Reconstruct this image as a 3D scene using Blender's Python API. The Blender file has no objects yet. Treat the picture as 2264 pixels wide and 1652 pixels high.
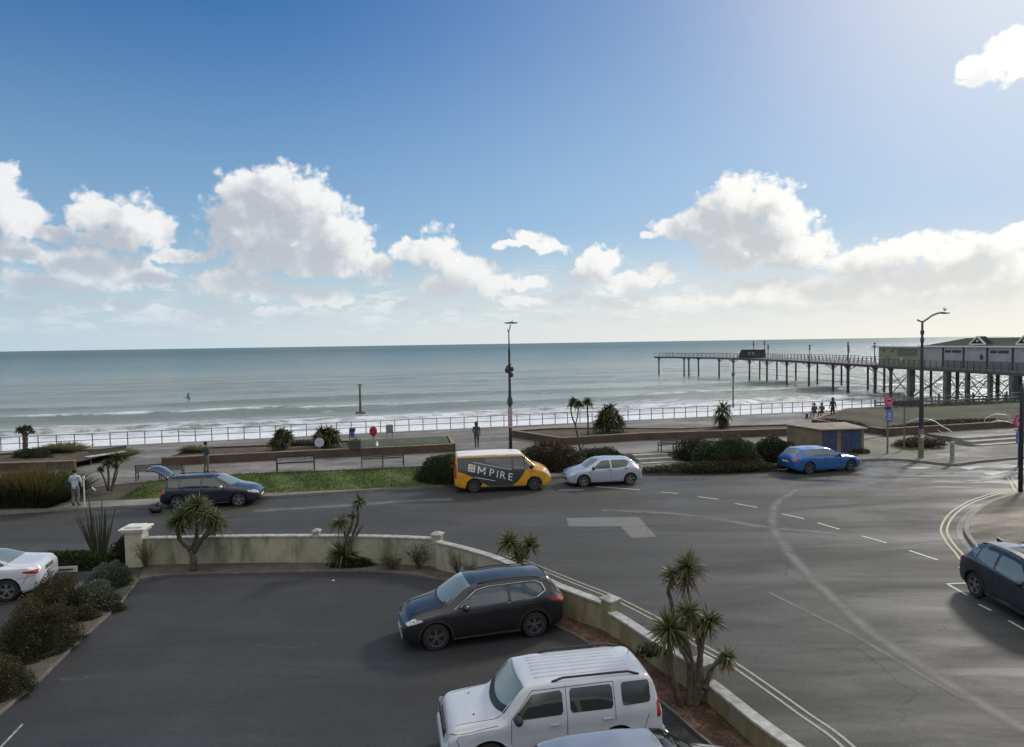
import bpy, bmesh, math, random
import numpy as np
from mathutils import Vector, Matrix
R = math.radians
random.seed(7); np.random.seed(7)
sc = bpy.context.scene

# ------------------------------------------------------------------ camera
S = 1024/2264; F = 680.; CH = 7.55
PITCH = math.atan(30/F); ROLL = R(.885)
cam = bpy.data.cameras.new('camera'); cam.lens = F/1024*36; cam.sensor_width = 36
cam.clip_start = .1; cam.clip_end = 90000
co = bpy.data.objects.new('camera', cam); sc.collection.objects.link(co); sc.camera = co
fw = Vector((0, math.cos(PITCH), -math.sin(PITCH))); up0 = Vector((0, math.sin(PITCH), math.cos(PITCH)))
rt0 = Vector((1, 0, 0)); c_, s_ = math.cos(ROLL), math.sin(ROLL)
rt = rt0*c_-up0*s_; up = rt0*s_+up0*c_
M = Matrix((rt, up, -fw)).transposed().to_4x4(); M.translation = (0, 0, CH); co.matrix_world = M

# ------------------------------------------------------------------ sun, sky, clouds
SUN_AZ, SUN_EL = 44., 30.       # degrees clockwise from +Y, above the horizon
sun = bpy.data.lights.new('sun', 'SUN'); sun.energy = 2.0; sun.angle = R(7); sun.color = (1, .94, .84)
so = bpy.data.objects.new('sun', sun); sc.collection.objects.link(so)
sd = Vector((math.sin(R(SUN_AZ))*math.cos(R(SUN_EL)), math.cos(R(SUN_AZ))*math.cos(R(SUN_EL)), math.sin(R(SUN_EL))))
so.rotation_euler = sd.to_track_quat('Z', 'Y').to_euler()
sc.view_settings.view_transform = 'Standard'; sc.view_settings.look = 'None'
sc.view_settings.exposure = 0.0; sc.view_settings.gamma = 1

def ray(u, v):
    x = u*S-512; y = 373.5-v*S
    x, y = x*c_+y*s_, -x*s_+y*c_
    return Vector((x, F*math.cos(PITCH)+y*math.sin(PITCH), -F*math.sin(PITCH)+y*math.cos(PITCH)))
def G(u, v, z=0.):              # point of the level z seen at (u,v)
    d = ray(u, v); t = (z-CH)/d.z; return Vector((d.x*t, d.y*t, z))
def P(u, v, Y):                 # point at the distance Y seen at (u,v)
    d = ray(u, v); t = Y/d.y; return Vector((d.x*t, Y, CH+d.z*t))
def azel(u, v):
    d = ray(u, v).normalized(); return math.degrees(math.atan2(d.x, d.y)), math.degrees(math.asin(d.z))

class NT:                       # terse node-tree writer
    def __init__(s, nt): s.t = nt; s.n = nt.nodes; s.l = nt.links
    def node(s, typ, ins={}, **kw):
        n = s.n.new(typ)
        for k, v in kw.items(): setattr(n, k, v)
        for k, v in ins.items():
            if hasattr(v, 'node'): s.l.new(v, n.inputs[k])
            else: n.inputs[k].default_value = v
        return n
    def m(s, op, a, b=0., c=0., clamp=False):
        return s.node('ShaderNodeMath', {0: a, 1: b, 2: c}, operation=op, use_clamp=clamp).outputs[0]
    def vm(s, op, a, b=(0, 0, 0), c=None, out=0):
        ins = {0: a, 1: b}
        if c is not None: ins[2] = c
        return s.node('ShaderNodeVectorMath', ins, operation=op).outputs[out]
    def noise(s, vec, scale, detail=4, rough=.55, dist=0., out=0):
        return s.node('ShaderNodeTexNoise', {'Vector': vec, 'Scale': scale, 'Detail': detail, 'Roughness': rough, 'Distortion': dist}).outputs[out]
    def rng(s, v, a, b, c=0., d=1., smooth=True):
        return s.node('ShaderNodeMapRange', {0: v, 1: a, 2: b, 3: c, 4: d}, interpolation_type='SMOOTHSTEP' if smooth else 'LINEAR').outputs[0]
    def mix(s, f, a, b, bt='MIX'):
        n = s.n.new('ShaderNodeMix'); n.data_type = 'RGBA'; n.blend_type = bt
        for i, v in ((0, f), (6, a), (7, b)):
            if hasattr(v, 'node'): s.l.new(v, n.inputs[i])
            else: n.inputs[i].default_value = v if i == 0 else (*v[:3], 1)
        return n.outputs[2]
    def ramp(s, f, stops):
        n = s.node('ShaderNodeValToRGB', {0: f}); e = n.color_ramp.elements
        while len(e) < len(stops): e.new(.5)
        for i, (p_, c) in enumerate(stops): e[i].position = p_; e[i].color = (*c, 1)
        return n.outputs[0]

BLOBS = [ # u, v, half width, half height of every cumulus lobe
 (555,425,78,55),(640,410,72,52),(690,455,70,60),(545,500,100,75),(660,520,120,75),(765,530,62,62),(825,583,48,30),(640,575,150,36),(745,585,110,30),
 (400,565,80,16),(205,470,52,45),(275,478,75,48),(330,505,55,48),(250,530,95,26),(5,425,48,62),(35,475,70,42),(60,500,100,20),
 (45,548,62,36),(165,580,85,38),(255,600,85,36),(335,616,52,26),(120,622,120,24),(520,625,88,34),(575,642,46,24),(465,612,38,20),
 (700,658,62,20),(755,672,38,15),(905,548,42,28),(962,555,52,48),(1030,598,72,45),(1085,625,50,30),(990,632,80,20),(1185,620,36,20),(1150,632,22,12),
 (1165,525,44,20),(1205,542,46,16),(1125,542,32,12),(1328,575,50,34),(1300,608,46,20),(1390,620,80,20),(1460,600,36,24),
 (1625,425,62,44),(1585,480,92,48),(1700,445,66,50),(1740,490,72,55),(1640,520,130,52),(1500,505,58,30),(1790,545,62,40),(1690,565,140,30),(1440,520,28,10),
 (1900,590,90,34),(1960,565,70,34),(2040,548,62,32),(2100,560,80,40),(2200,540,90,38),(2255,520,60,36),(1700,640,170,24),(1900,640,200,34),(2140,620,190,52),(2280,600,90,60),
 (1600,670,200,16),(2240,105,64,40),(2180,150,66,36),(2270,140,60,50),(2150,175,40,18),
 (870,675,42,16),(1150,665,60,10),(1280,655,70,12),(1000,690,90,7),(110,680,60,10),(240,672,60,15),(320,690,60,10),(420,700,90,10),(500,708,60,8),(600,690,60,10),(180,722,40,5),(40,668,40,10),
 (1420,668,100,14),(2330,300,60,30)]

SH_D = (1.9, 1.8, 0)             # degrees towards the sun
def field(t, p0, blobs, extra):
    """cloud density built from the lobes near this part of the sky"""
    p = t.vm('ADD', extra['warp'], p0); acc = None
    for (x, y, ia, ib) in blobs:
        l = t.vm('LENGTH', t.vm('MULTIPLY_ADD', p, (ia, ib, 0), (-x*ia, -y*ib, 0)), out=1)
        acc = l if acc is None else t.node('ShaderNodeMath', {0: acc, 1: l, 2: .22}, operation='SMOOTH_MIN').outputs[0]
    return t.m('SUBTRACT', 1.43, acc)
LOBES = []
for (u, v, a, b) in BLOBS:
    x, y = azel(u, v); x1 = azel(u+a, v)[0]; y1 = azel(u, v-b)[1]
    LOBES.append((x, y, 1/max(.2, x1-x), 1/max(.12, y1-y)))
world = bpy.data.worlds.new('World'); sc.world = world; world.use_nodes = True
world.cycles.sampling_method = 'MANUAL'; world.cycles.sample_map_resolution = 256
t = NT(world.node_tree); t.n.clear()
out = t.node('ShaderNodeOutputWorld'); STR = .1
sky = t.node('ShaderNodeTexSky', sky_type='NISHITA', sun_disc=False, sun_elevation=R(SUN_EL), sun_rotation=R(SUN_AZ),
             air_density=1.0, dust_density=.5, ozone_density=3.0, altitude=0)
geo = t.node('ShaderNodeTexCoord'); sep = t.node('ShaderNodeSeparateXYZ', {0: t.vm('NORMALIZE', geo.outputs['Generated'])})
az = t.m('MULTIPLY', t.m('ARCTAN2', sep.outputs[0], sep.outputs[1]), 57.2958)
el = t.m('MULTIPLY', t.m('ARCSINE', sep.outputs[2]), 57.2958)
pv = t.node('ShaderNodeCombineXYZ', {0: az, 1: el}).outputs[0]
glow = t.rng(az, -45, 45, 0, 1, False)
lum = t.vm('DOT_PRODUCT', sky.outputs[0], (.3, .4, .3), out=1)
skyc = t.node('ShaderNodeVectorMath', {0: sky.outputs[0], 3: t.m('DIVIDE', 1.38, t.m('ADD', 1., t.m('MULTIPLY', lum, .135)))}, operation='SCALE').outputs[0]
skyc = t.node('ShaderNodeHueSaturation', {'Hue': .503, 'Saturation': 1.32, 'Value': 1., 'Fac': 1., 'Color': skyc}).outputs[0]
skyc = t.mix(t.m('MULTIPLY', t.rng(glow, .25, 1., 0, .55), t.rng(el, 40, 0, .55, 1.)), skyc, (6.2, 7.2, 8.9))
sdot = t.vm('DOT_PRODUCT', sep.inputs[0].links[0].from_socket, tuple(sd), out=1)
sglow = t.m('POWER', t.rng(sdot, .84, 1.0, 0, 1, False), 2.6)
skyc = t.mix(t.m('MULTIPLY', sglow, .5), skyc, (11.5, 11.3, 10.9))
hz = t.mix(glow, (4.7, 6.2, 7.4), (10.3, 9.7, 8.5))
skyc = t.mix(t.rng(el, 4, 28, .42, 0), skyc, (4.4, 6.6, 8.8)); skyc = t.mix(t.rng(el, -1, 10, .95, 0), skyc, hz)
def bgn(c): return t.node('ShaderNodeBackground', {'Strength': STR, 'Color': c}).outputs[0]
behind = t.rng(t.m('ABSOLUTE', az), 60, 105)
nbn = (t.noise(t.vm('MULTIPLY', sep.inputs[0].links[0].from_socket, (1, 1, 1.6)), 3.2, 5, .55))
nb = t.rng(t.m('ADD', nbn, t.rng(el, 34, 46, 0, .1)), .40, .56)
nb = t.m('MULTIPLY', nb, t.m('MAXIMUM', behind, t.rng(el, 34, 44, 0, .9)))
skb = t.mix(nb, skyc, (10.5, 10.3, 9.9)); skb = t.mix(t.m('MULTIPLY', behind, t.rng(el, 5, 11, 1, 0)), skb, (1.9, 2.0, 2.0))
cur = bgn(skb)
SEC = [-48, -27, -17, -7, 3, 13, 24, 48]
def cloudy(lobes, lobes1):
    warp = t.vm('MULTIPLY_ADD', t.vm('SUBTRACT', t.noise(pv, .5, 3, .5, out=1), (.5, .5, .5)), (2.4, 1.5, 0), (0, 0, 0))
    n1 = t.noise(pv, .62, 7, .54, .2)
    bil = t.node('ShaderNodeTexVoronoi', {'Vector': t.vm('MULTIPLY_ADD', t.noise(pv, 1.3, 2, .5, out=1), (.6, .6, 0), pv), 'Scale': .75, 'Detail': 2., 'Roughness': .6}, feature='F1').outputs[0]
    det = t.m('ADD', t.m('MULTIPLY', t.m('SUBTRACT', n1, .5), 1.0), t.m('MULTIPLY', t.m('SUBTRACT', .45, bil), .5))
    D0 = t.m('ADD', field(t, pv, lobes, {'warp': warp}), det) if lobes else t.m('ADD', det, -1.)
    pv1 = t.vm('ADD', pv, SH_D); n2 = t.noise(pv1, .62, 5, .54, .2)
    D1 = t.m('ADD', field(t, pv1, lobes1, {'warp': warp}), t.m('MULTIPLY', t.m('SUBTRACT', n2, .5), 1.35)) if lobes1 else t.m('ADD', n2, -1.)
    alpha = t.m('MULTIPLY', t.rng(D0, -.02, .42), t.rng(el, .3, 4.5, .3, 1.))
    ns = t.noise(t.vm('MULTIPLY', pv, (.22, .95, 0)), 1.7, 6, .62)
    low = t.m('MULTIPLY', t.rng(ns, .43, .62), t.m('MULTIPLY', t.rng(el, .2, 2.5), t.rng(el, 4.0, 7.5, .62, 0)))
    sh = t.rng(t.m('SUBTRACT', D1, t.m('MULTIPLY', det, .6)), .0, 1.25, 1, 0)
    sh = t.m('ADD', t.m('MULTIPLY', sh, .8), t.m('MULTIPLY', t.rng(bil, .1, .7, .25, .0), 1.), clamp=True)
    lit = t.mix(glow, (9.4, 9.5, 9.6), (11.4, 11.2, 10.6)); dark = t.mix(glow, (4.5, 5.0, 5.8), (6.3, 6.5, 6.6))
    cc = t.mix(sh, dark, lit); cc = t.mix(t.m('MULTIPLY', sglow, .8), cc, (14., 13.8, 13.2)); cc = t.mix(t.rng(el, -1, 9, .7, 0), cc, hz)
    return bgn(t.mix(alpha, t.mix(low, skyc, cc), cc))
inner = None
for s0, s1 in zip(SEC, SEC[1:]):
    pick = lambda dx, dy, big: [l for l in LOBES if l[0]-1.9/l[2]-1.3-dx < s1 and l[0]+1.9/l[2]+1.3-dx > s0 and (not big or 1/l[2]*1/l[3] > 1.1)]
    sh_ = cloudy(pick(0, 0, False), pick(SH_D[0], 0, True))
    inner = sh_ if inner is None else t.node('ShaderNodeMixShader', {0: t.m('GREATER_THAN', az, s0), 1: inner, 2: sh_}).outputs[0]
region = t.m('MULTIPLY', t.m('MULTIPLY', t.m('GREATER_THAN', el, -.2), t.m('LESS_THAN', el, 33.)), t.m('LESS_THAN', t.m('ABSOLUTE', az), 48.))
t.l.new(t.node('ShaderNodeMixShader', {0: region, 1: cur, 2: inner}).outputs[0], out.inputs[0])

# ------------------------------------------------------------------ object helpers
col = sc.collection
def tag(o, label=None, cat=None, group=None, kind=None):
    if label: o['label'] = label
    if cat: o['category'] = cat
    if group: o['group'] = group
    if kind: o['kind'] = kind
    return o
def empty(name, loc=(0, 0, 0), rz=0, **kw):
    o = bpy.data.objects.new(name, None); col.objects.link(o); o.location = loc; o.rotation_euler = (0, 0, rz)
    o.empty_display_size = .2
    return tag(o, **kw)
def copy_tree(o, parent=None):
    c = o.copy(); col.objects.link(c); c.parent = parent
    if parent is not None: c.matrix_parent_inverse = o.matrix_parent_inverse.copy()
    for ch in list(o.children): copy_tree(ch, c)
    return c
def hide_kids(o): pass

class MB:
    def __init__(s): s.v = []; s.f = []; s.m = []; s.mi = 0
    def add(s, vs, fs):
        k = len(s.v); s.v += [tuple(x) for x in vs]; s.f += [tuple(i+k for i in f) for f in fs]; s.m += [s.mi]*len(fs); return s
    def box(s, c, d, rz=0., T=None):
        x, y, z = d[0]/2, d[1]/2, d[2]/2
        vs = [Vector((a*x, b*y, e*z)) for e in (-1, 1) for b in (-1, 1) for a in (-1, 1)]
        if T is not None: vs = [T@v for v in vs]
        elif rz: m = Matrix.Rotation(rz, 3, 'Z'); vs = [m@v for v in vs]
        vs = [v+Vector(c) for v in vs]
        return s.add(vs, [(0, 2, 3, 1), (4, 5, 7, 6), (0, 1, 5, 4), (2, 6, 7, 3), (0, 4, 6, 2), (1, 3, 7, 5)])
    def tube(s, pts, rad, n=8, cap=True):
        pts = [Vector(p) for p in pts]; rad = rad if hasattr(rad, '__len__') else [rad]*len(pts)
        vs = []; fs = []
        for i, p in enumerate(pts):
            d = (pts[min(i+1, len(pts)-1)]-pts[max(i-1, 0)]).normalized()
            a = Vector((0, 0, 1)) if abs(d.z) < .9 else Vector((1, 0, 0))
            x = d.cross(a).normalized(); y = d.cross(x)
            for k in range(n):
                an = 2*math.pi*k/n; vs.append(p+(x*math.cos(an)+y*math.sin(an))*rad[i])
        for i in range(len(pts)-1):
            for k in range(n):
                fs.append((i*n+k, i*n+(k+1) % n, (i+1)*n+(k+1) % n, (i+1)*n+k))
        if cap: fs += [tuple(range(n))[::-1], tuple(range((len(pts)-1)*n, len(pts)*n))]
        return s.add(vs, fs)
    def lathe(s, prof, c=(0, 0, 0), n=24, axis='Z', a0=0., close=False):
        vs = []; fs = []; c = Vector(c)
        for r, h in prof:
            for k in range(n):
                an = 2*math.pi*k/n+a0; x, y = r*math.cos(an), r*math.sin(an)
                vs.append(c+(Vector((x, y, h)) if axis == 'Z' else Vector((x, h, y))))
        for i in range(len(prof)-1):
            for k in range(n): fs.append((i*n+k, i*n+(k+1) % n, (i+1)*n+(k+1) % n, (i+1)*n+k))
        return s.add(vs, fs)
    def ell(s, c, r, n=12, m=8, T=None):
        vs = []; fs = []
        for i in range(m+1):
            ph = math.pi*i/m
            for k in range(n):
                th = 2*math.pi*k/n; v = Vector((r[0]*math.sin(ph)*math.cos(th), r[1]*math.sin(ph)*math.sin(th), r[2]*math.cos(ph)))
                if T is not None: v = T@v
                vs.append(v+Vector(c))
        for i in range(m):
            for k in range(n): fs.append((i*n+k, (i+1)*n+k, (i+1)*n+(k+1) % n, i*n+(k+1) % n))
        return s.add(vs, fs)
    def prism(s, poly, z0, z1, bottom=True):
        n = len(poly); A = sum(poly[i][0]*poly[(i+1) % n][1]-poly[(i+1) % n][0]*poly[i][1] for i in range(n))
        if A < 0: poly = list(poly)[::-1]
        f = (lambda z, p: z(p) if callable(z) else z)
        vs = [(p[0], p[1], f(z0, p)) for p in poly]+[(p[0], p[1], f(z1, p)) for p in poly]
        fs = [tuple(range(n, 2*n))]+[(i, (i+1) % n, n+(i+1) % n, n+i) for i in range(n)]
        if bottom: fs.append(tuple(range(n))[::-1])
        return s.add(vs, fs)
    def strip(s, L, Rr):        # ribbon between two point lists
        n = len(L); vs = list(L)+list(Rr)
        return s.add(vs, [(i, i+1, n+i+1, n+i) for i in range(n-1)])
    def build(s, name, mats, parent=None, smooth=False, bevel=0., angle=None, loc=None):
        me = bpy.data.meshes.new(name); me.from_pydata(s.v, [], s.f); 
        for m in (mats if isinstance(mats, (list, tuple)) else [mats]): me.materials.append(m)
        if any(s.m): me.polygons.foreach_set('material_index', s.m)
        if smooth: me.polygons.foreach_set('use_smooth', [True]*len(me.polygons))
        bm = bmesh.new(); bm.from_mesh(me); bmesh.ops.recalc_face_normals(bm, faces=bm.faces)
        if angle:
            for e in bm.edges:
                if len(e.link_faces) == 2 and e.calc_face_angle(0) > R(angle): e.smooth = False
        bm.to_mesh(me); bm.free()
        o = bpy.data.objects.new(name, me); col.objects.link(o); o.parent = parent
        if bevel:
            b = o.modifiers.new('bevel', 'BEVEL'); b.width = bevel; b.segments = 2; b.limit_method = 'ANGLE'
        if loc: o.location = loc
        return o

# ------------------------------------------------------------------ materials
MATS = {}
def mat(name, c, rough=.6, metal=0., spec=.5, var=0., vscale=3., bump=0., bscale=40., coat=0., coatr=.1, ior=None, trans=0.):
    if name in MATS: return MATS[name]
    m = bpy.data.materials.new(name); m.use_nodes = True; t = NT(m.node_tree); b = t.n['Principled BSDF']
    b.inputs['Base Color'].default_value = (*c, 1); b.inputs['Roughness'].default_value = rough
    b.inputs['Metallic'].default_value = metal; b.inputs['Specular IOR Level'].default_value = spec
    b.inputs['Coat Weight'].default_value = coat; b.inputs['Coat Roughness'].default_value = coatr
    if ior: b.inputs['IOR'].default_value = ior
    if trans: b.inputs['Transmission Weight'].default_value = trans
    if var or bump: pos = t.node('ShaderNodeTexCoord').outputs['Object']
    if var:
        n = t.noise(pos, vscale, 5, .6)
        f = t.rng(n, .3, .7, 1-var, 1+var, False)
        cc = t.node('ShaderNodeVectorMath', {0: c, 3: f}, operation='SCALE').outputs[0]
        t.l.new(cc, b.inputs['Base Color'])
    if bump:
        bp = t.node('ShaderNodeBump', {'Strength': bump, 'Distance': .02, 'Height': t.noise(pos, bscale, 4, .6)})
        t.l.new(bp.outputs[0], b.inputs['Normal'])
    MATS[name] = m; return m
def custom(name, fn, rough=.7):
    if name in MATS: return MATS[name]
    m = bpy.data.materials.new(name); m.use_nodes = True; t = NT(m.node_tree); b = t.n['Principled BSDF']
    b.inputs['Roughness'].default_value = rough
    pos = t.node('ShaderNodeNewGeometry').outputs['Position']
    fn(t, b, pos); MATS[name] = m; return m
def leafmat(name, stops, rough=.5, trans=.0):
    if name in MATS: return MATS[name]
    m = bpy.data.materials.new(name); m.use_nodes = True; t = NT(m.node_tree); b = t.n['Principled BSDF']
    a = t.node('ShaderNodeAttribute', attribute_name='rnd').outputs['Fac']
    c = t.ramp(a, stops); t.l.new(c, b.inputs['Base Color']); b.inputs['Roughness'].default_value = rough
    b.inputs['Specular IOR Level'].default_value = .35
    tr = t.node('ShaderNodeBsdfTranslucent', {'Color': c}); mx = t.node('ShaderNodeMixShader', {0: .3, 1: b.outputs[0], 2: tr.outputs[0]})
    t.l.new(mx.outputs[0], t.n['Material Output'].inputs[0])
    MATS[name] = m; return m
# ------------------------------------------------------------------ setting: sea
SA = Vector((.964, .266, 0)).normalized(); SN = Vector((-SA.y, SA.x, 0)); SO = Vector((1.8, 58.9, 0))
def sh(a, n, z=0.): p = SO+SA*a+SN*n; return Vector((p.x, p.y, z))
SEA = -4.
def shore_n(t, pos, z=0):       # nodes: distance offshore and along the shore
    n = t.vm('DOT_PRODUCT', t.vm('SUBTRACT', pos, tuple(SO)), tuple(SN), out=1)
    a = t.vm('DOT_PRODUCT', t.vm('SUBTRACT', pos, tuple(SO)), tuple(SA), out=1)
    return n, a
def sea_fn(t, b, pos):
    n, a = shore_n(t, pos)
    q = t.node('ShaderNodeCombineXYZ', {0: t.m('MULTIPLY', a, .3), 1: n}).outputs[0]
    big = t.noise(q, .035, 3, .55)
    wob = t.m('MULTIPLY', t.m('SUBTRACT', t.noise(q, .12, 4, .6), .5), 30.)
    nn = t.m('ADD', n, wob)
    f1 = t.rng(nn, 38, 52, 1, 0)                                   # surf zone by the wall
    lace = t.rng(t.noise(q, .8, 6, .7), .40, .56)
    f2 = t.m('MULTIPLY', t.rng(nn, 44, 66, 1, 0), lace)
    streak = t.m('MULTIPLY', t.rng(t.noise(q, .45, 6, .65), .60, .72), t.rng(n, 70, 150, .35, 0))
    zz = t.node('ShaderNodeSeparateXYZ', {0: pos}).outputs[2]
    f3 = t.m('MULTIPLY', t.m('MULTIPLY', t.rng(zz, SEA+.5, SEA+.85), t.rng(n, 62, 110, 1, 0)), t.rng(t.noise(q, .5, 6, .75), .42, .56))
    foam = t.m('MAXIMUM', f3, t.m('MAXIMUM', t.m('MAXIMUM', t.m('MULTIPLY', f1, t.rng(t.noise(q, 1.4, 5, .7), .25, .48, .7, 1)), f2), streak))
    deep = t.rng(n, 40, 420)
    water = t.mix(deep, (.25, .29, .265), (.075, .14, .142))
    water = t.mix(t.m('MULTIPLY', t.rng(big, .4, .65), t.rng(n, 60, 400, .6, 0)), water, (.24, .28, .24), 'MIX')
    t.l.new(t.mix(foam, water, (.86, .88, .93)), b.inputs['Base Color'])
    t.l.new(t.m('ADD', t.rng(n, 30, 1500, .16, .42, False), t.m('MULTIPLY', foam, .5)), b.inputs['Roughness'])
    b.inputs['IOR'].default_value = 1.33
    far = t.rng(n, 100, 3000, 1, .5, False)
    q2 = t.node('ShaderNodeCombineXYZ', {0: t.m('MULTIPLY', a, .4), 1: n}).outputs[0]
    h = t.m('ADD', t.m('MULTIPLY', t.noise(q2, .22, 4, .6), 2.2), t.m('MULTIPLY', t.noise(q2, 1.1, 5, .72), 1.3))
    h = t.m('ADD', h, t.m('MULTIPLY', t.noise(q2, .05, 3, .5), 4.))
    bp = t.node('ShaderNodeBump', {'Strength': t.m('MULTIPLY', far, 1.), 'Distance': .6, 'Height': h})
    t.l.new(bp.outputs[0], b.inputs['Normal'])
SEAM = custom('sea_water', sea_fn)
def vnoise(x, y, seed=0):       # smooth value noise, numpy
    rs = np.random.RandomState(seed); T = rs.rand(256, 256)
    xi = np.floor(x).astype(int); yi = np.floor(y).astype(int); fx = x-xi; fy = y-yi
    fx = fx*fx*(3-2*fx); fy = fy*fy*(3-2*fy); g = lambda i, j: T[i & 255, j & 255]
    return (g(xi, yi)*(1-fx)+g(xi+1, yi)*fx)*(1-fy)+(g(xi, yi+1)*(1-fx)+g(xi+1, yi+1)*fx)*fy-.5
def grid_mesh(name, aa, nn, zf, m):
    A, N = np.meshgrid(aa, nn); Z = zf(A, N)
    X = SO.x+SA.x*A+SN.x*N; Y = SO.y+SA.y*A+SN.y*N
    v = np.stack([X, Y, Z], -1).reshape(-1, 3); w = len(aa); h = len(nn)
    i = np.arange(w*h).reshape(h, w); f = np.stack([i[:-1, :-1], i[:-1, 1:], i[1:, 1:], i[1:, :-1]], -1).reshape(-1, 4)
    me = bpy.data.meshes.new(name); me.from_pydata(v.tolist(), [], f.tolist()); me.materials.append(m)
    me.polygons.foreach_set('use_smooth', [True]*len(f)); o = bpy.data.objects.new(name, me); col.objects.link(o); return o
def zsea(A, N):
    N2 = N+9*vnoise(A/38., N/60., 1)+3*vnoise(A/9., N/25., 2)
    def crest(n0, w, h, back): # steep towards the shore
        d = N2-n0; return h*np.exp(-np.where(d < 0, (d/w)**2, (d/back)**2))
    amp = .55+1.1*np.clip(vnoise(A/30., N/30., 5)+.5, 0, 1)
    z = crest(51, 1.3, .75, 3.4)+crest(72, 1.8, .75, 5)*amp+crest(98, 2.2, .5, 6)*amp+crest(34, 1.2, .4, 3)
    z += .22*np.sin(N2/4.1+2*vnoise(A/20., N/20., 7))*np.clip((N-60)/60, 0, 1)*amp
    z += .16*vnoise(A/5., N/1.8, 3)+.14*vnoise(A/11., N/4., 4)
    fade = np.clip((260-N)/60, 0, 1)
    return SEA+z*fade
aa = np.concatenate([np.array([-30000, -6000, -1500, -500]), np.arange(-230, 330, 1.6), np.array([600, 1500, 6000, 30000])])
nn = np.concatenate([np.array([-.1]), np.arange(1, 150, .55), np.arange(150, 262, 1.2), np.array([330, 500, 1000, 2500, 7000, 20000, 60000])])
tag(grid_mesh('sea', aa, nn, lambda A, N: np.where((A < -229) | (A > 329), SEA, zsea(A, N)), SEAM), kind='structure')

# ------------------------------------------------------------------ setting: ground materials
def asphalt(name, base, wet, worn, crack=.8):
    def fn(t, b, pos):
        ang = R(-13); q = t.node('ShaderNodeMapping', {'Vector': pos, 'Rotation': (0, 0, ang), 'Scale': (.22, 1., 1)}).outputs[0]
        n1 = t.noise(q, .45, 6, .62, .6); n2 = t.noise(pos, 28, 3, .7); n3 = t.noise(pos, .16, 4, .6); n4 = t.noise(pos, 7, 5, .7)
        f = t.m('ADD', t.m('MULTIPLY', n1, .5), t.m('MULTIPLY', n3, .5))
        c = t.ramp(f, [(.36, tuple(x*.72 for x in base)), (.5, base), (.66, tuple(x*worn for x in base))])
        c = t.mix(t.rng(n2, .46, .70, 0, .6), c, tuple(x*2.5 for x in base)); c = t.mix(t.rng(n4, .48, .72, 0, .5), c, tuple(x*.5 for x in base))
        vor = t.node('ShaderNodeTexVoronoi', {'Vector': t.vm('ADD', pos, t.vm('MULTIPLY', t.noise(pos, 1.1, 4, .6, out=1), (1.2, 1.2, 0))), 'Scale': .21}, feature='DISTANCE_TO_EDGE').outputs[0]
        c = t.mix(t.m('MULTIPLY', t.rng(vor, .0, .006, crack, 0), t.rng(n3, .45, .55)), c, tuple(x*.35 for x in base))
        t.l.new(c, b.inputs['Base Color'])
        px_ = t.node('ShaderNodeSeparateXYZ', {0: pos}); zone = t.m('MULTIPLY', t.rng(px_.outputs[0], 5, 9), t.rng(px_.outputs[1], 33, 36.5, 0, 1))
        pd = t.m('MULTIPLY', t.rng(t.m('ADD', t.noise(q, .9, 4, .6, .4), t.m('MULTIPLY', zone, .05)), .5, .62), t.m('MULTIPLY_ADD', zone, .6, wet))
        t.l.new(t.m('SUBTRACT', t.rng(n1, .3, .7, .8, .6), t.m('MULTIPLY', pd, .55)), b.inputs['Roughness'])
        b.inputs['Specular IOR Level'].default_value = .4
        bp = t.node('ShaderNodeBump', {'Strength': .5, 'Distance': .006, 'Height': n2}); t.l.new(bp.outputs[0], b.inputs['Normal'])
    return custom(name, fn)
M_road = asphalt('road_asphalt', (.038, .0378, .036), .12, 1.9)
M_park = asphalt('car_park_asphalt', (.0255, .026, .0275), .1, 1.9, 0.)
M_patch = asphalt('patched_asphalt', (.12, .12, .115), .1, 1.2)
def paving_fn(c1, c2, sc_, joint=.35):
    def fn(t, b, pos):
        q = t.node('ShaderNodeMapping', {'Vector': pos, 'Rotation': (0, 0, R(-15))}).outputs[0]
        br = t.node('ShaderNodeTexBrick', {'Vector': q, 'Scale': sc_, 'Color1': (*c1, 1), 'Color2': (*c2, 1), 'Mortar': tuple(x*joint for x in c1)+(1,), 'Mortar Size': .012, 'Brick Width': .6, 'Row Height': .4})
        n = t.noise(t.vm('MULTIPLY', q, (.3, 1., 1)), .5, 5, .65); c = t.mix(t.rng(n, .42, .66, 0, .7), br.outputs[0], tuple(x*1.9 for x in c2))
        c = t.mix(t.rng(t.noise(pos, .9, 5, .7), .48, .7, 0, .55), c, tuple(x*.5 for x in c1))
        t.l.new(c, b.inputs['Base Color']); t.l.new(t.rng(n, .35, .65, .9, .7), b.inputs['Roughness'])
    return fn
M_pave = custom('promenade_paving', paving_fn((.12, .115, .108), (.145, .137, .127), 1.1))
M_pave2 = custom('pink_promenade_paving', paving_fn((.21, .155, .125), (.25, .19, .155), 1.3))
M_foot = custom('footway_paving', paving_fn((.14, .133, .12), (.165, .155, .14), 1.2))
M_block = custom('block_paving', paving_fn((.09, .074, .058), (.112, .092, .073), 4.5, .6))
M_kerb = mat('kerb_stone', (.2, .19, .17), .8, var=.25, vscale=2.5, bump=.3)
M_conc = mat('concrete', (.25, .24, .22), .8, var=.3, vscale=1.2, bump=.3)
M_white = mat('road_paint', (.45, .45, .42), .6, var=.35, vscale=14)
M_faint = mat('worn_road_paint', (.25, .25, .24), .6, var=.5, vscale=9)
M_yellow = mat('yellow_road_paint', (.32, .27, .17), .6, var=.3, vscale=12)
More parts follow.
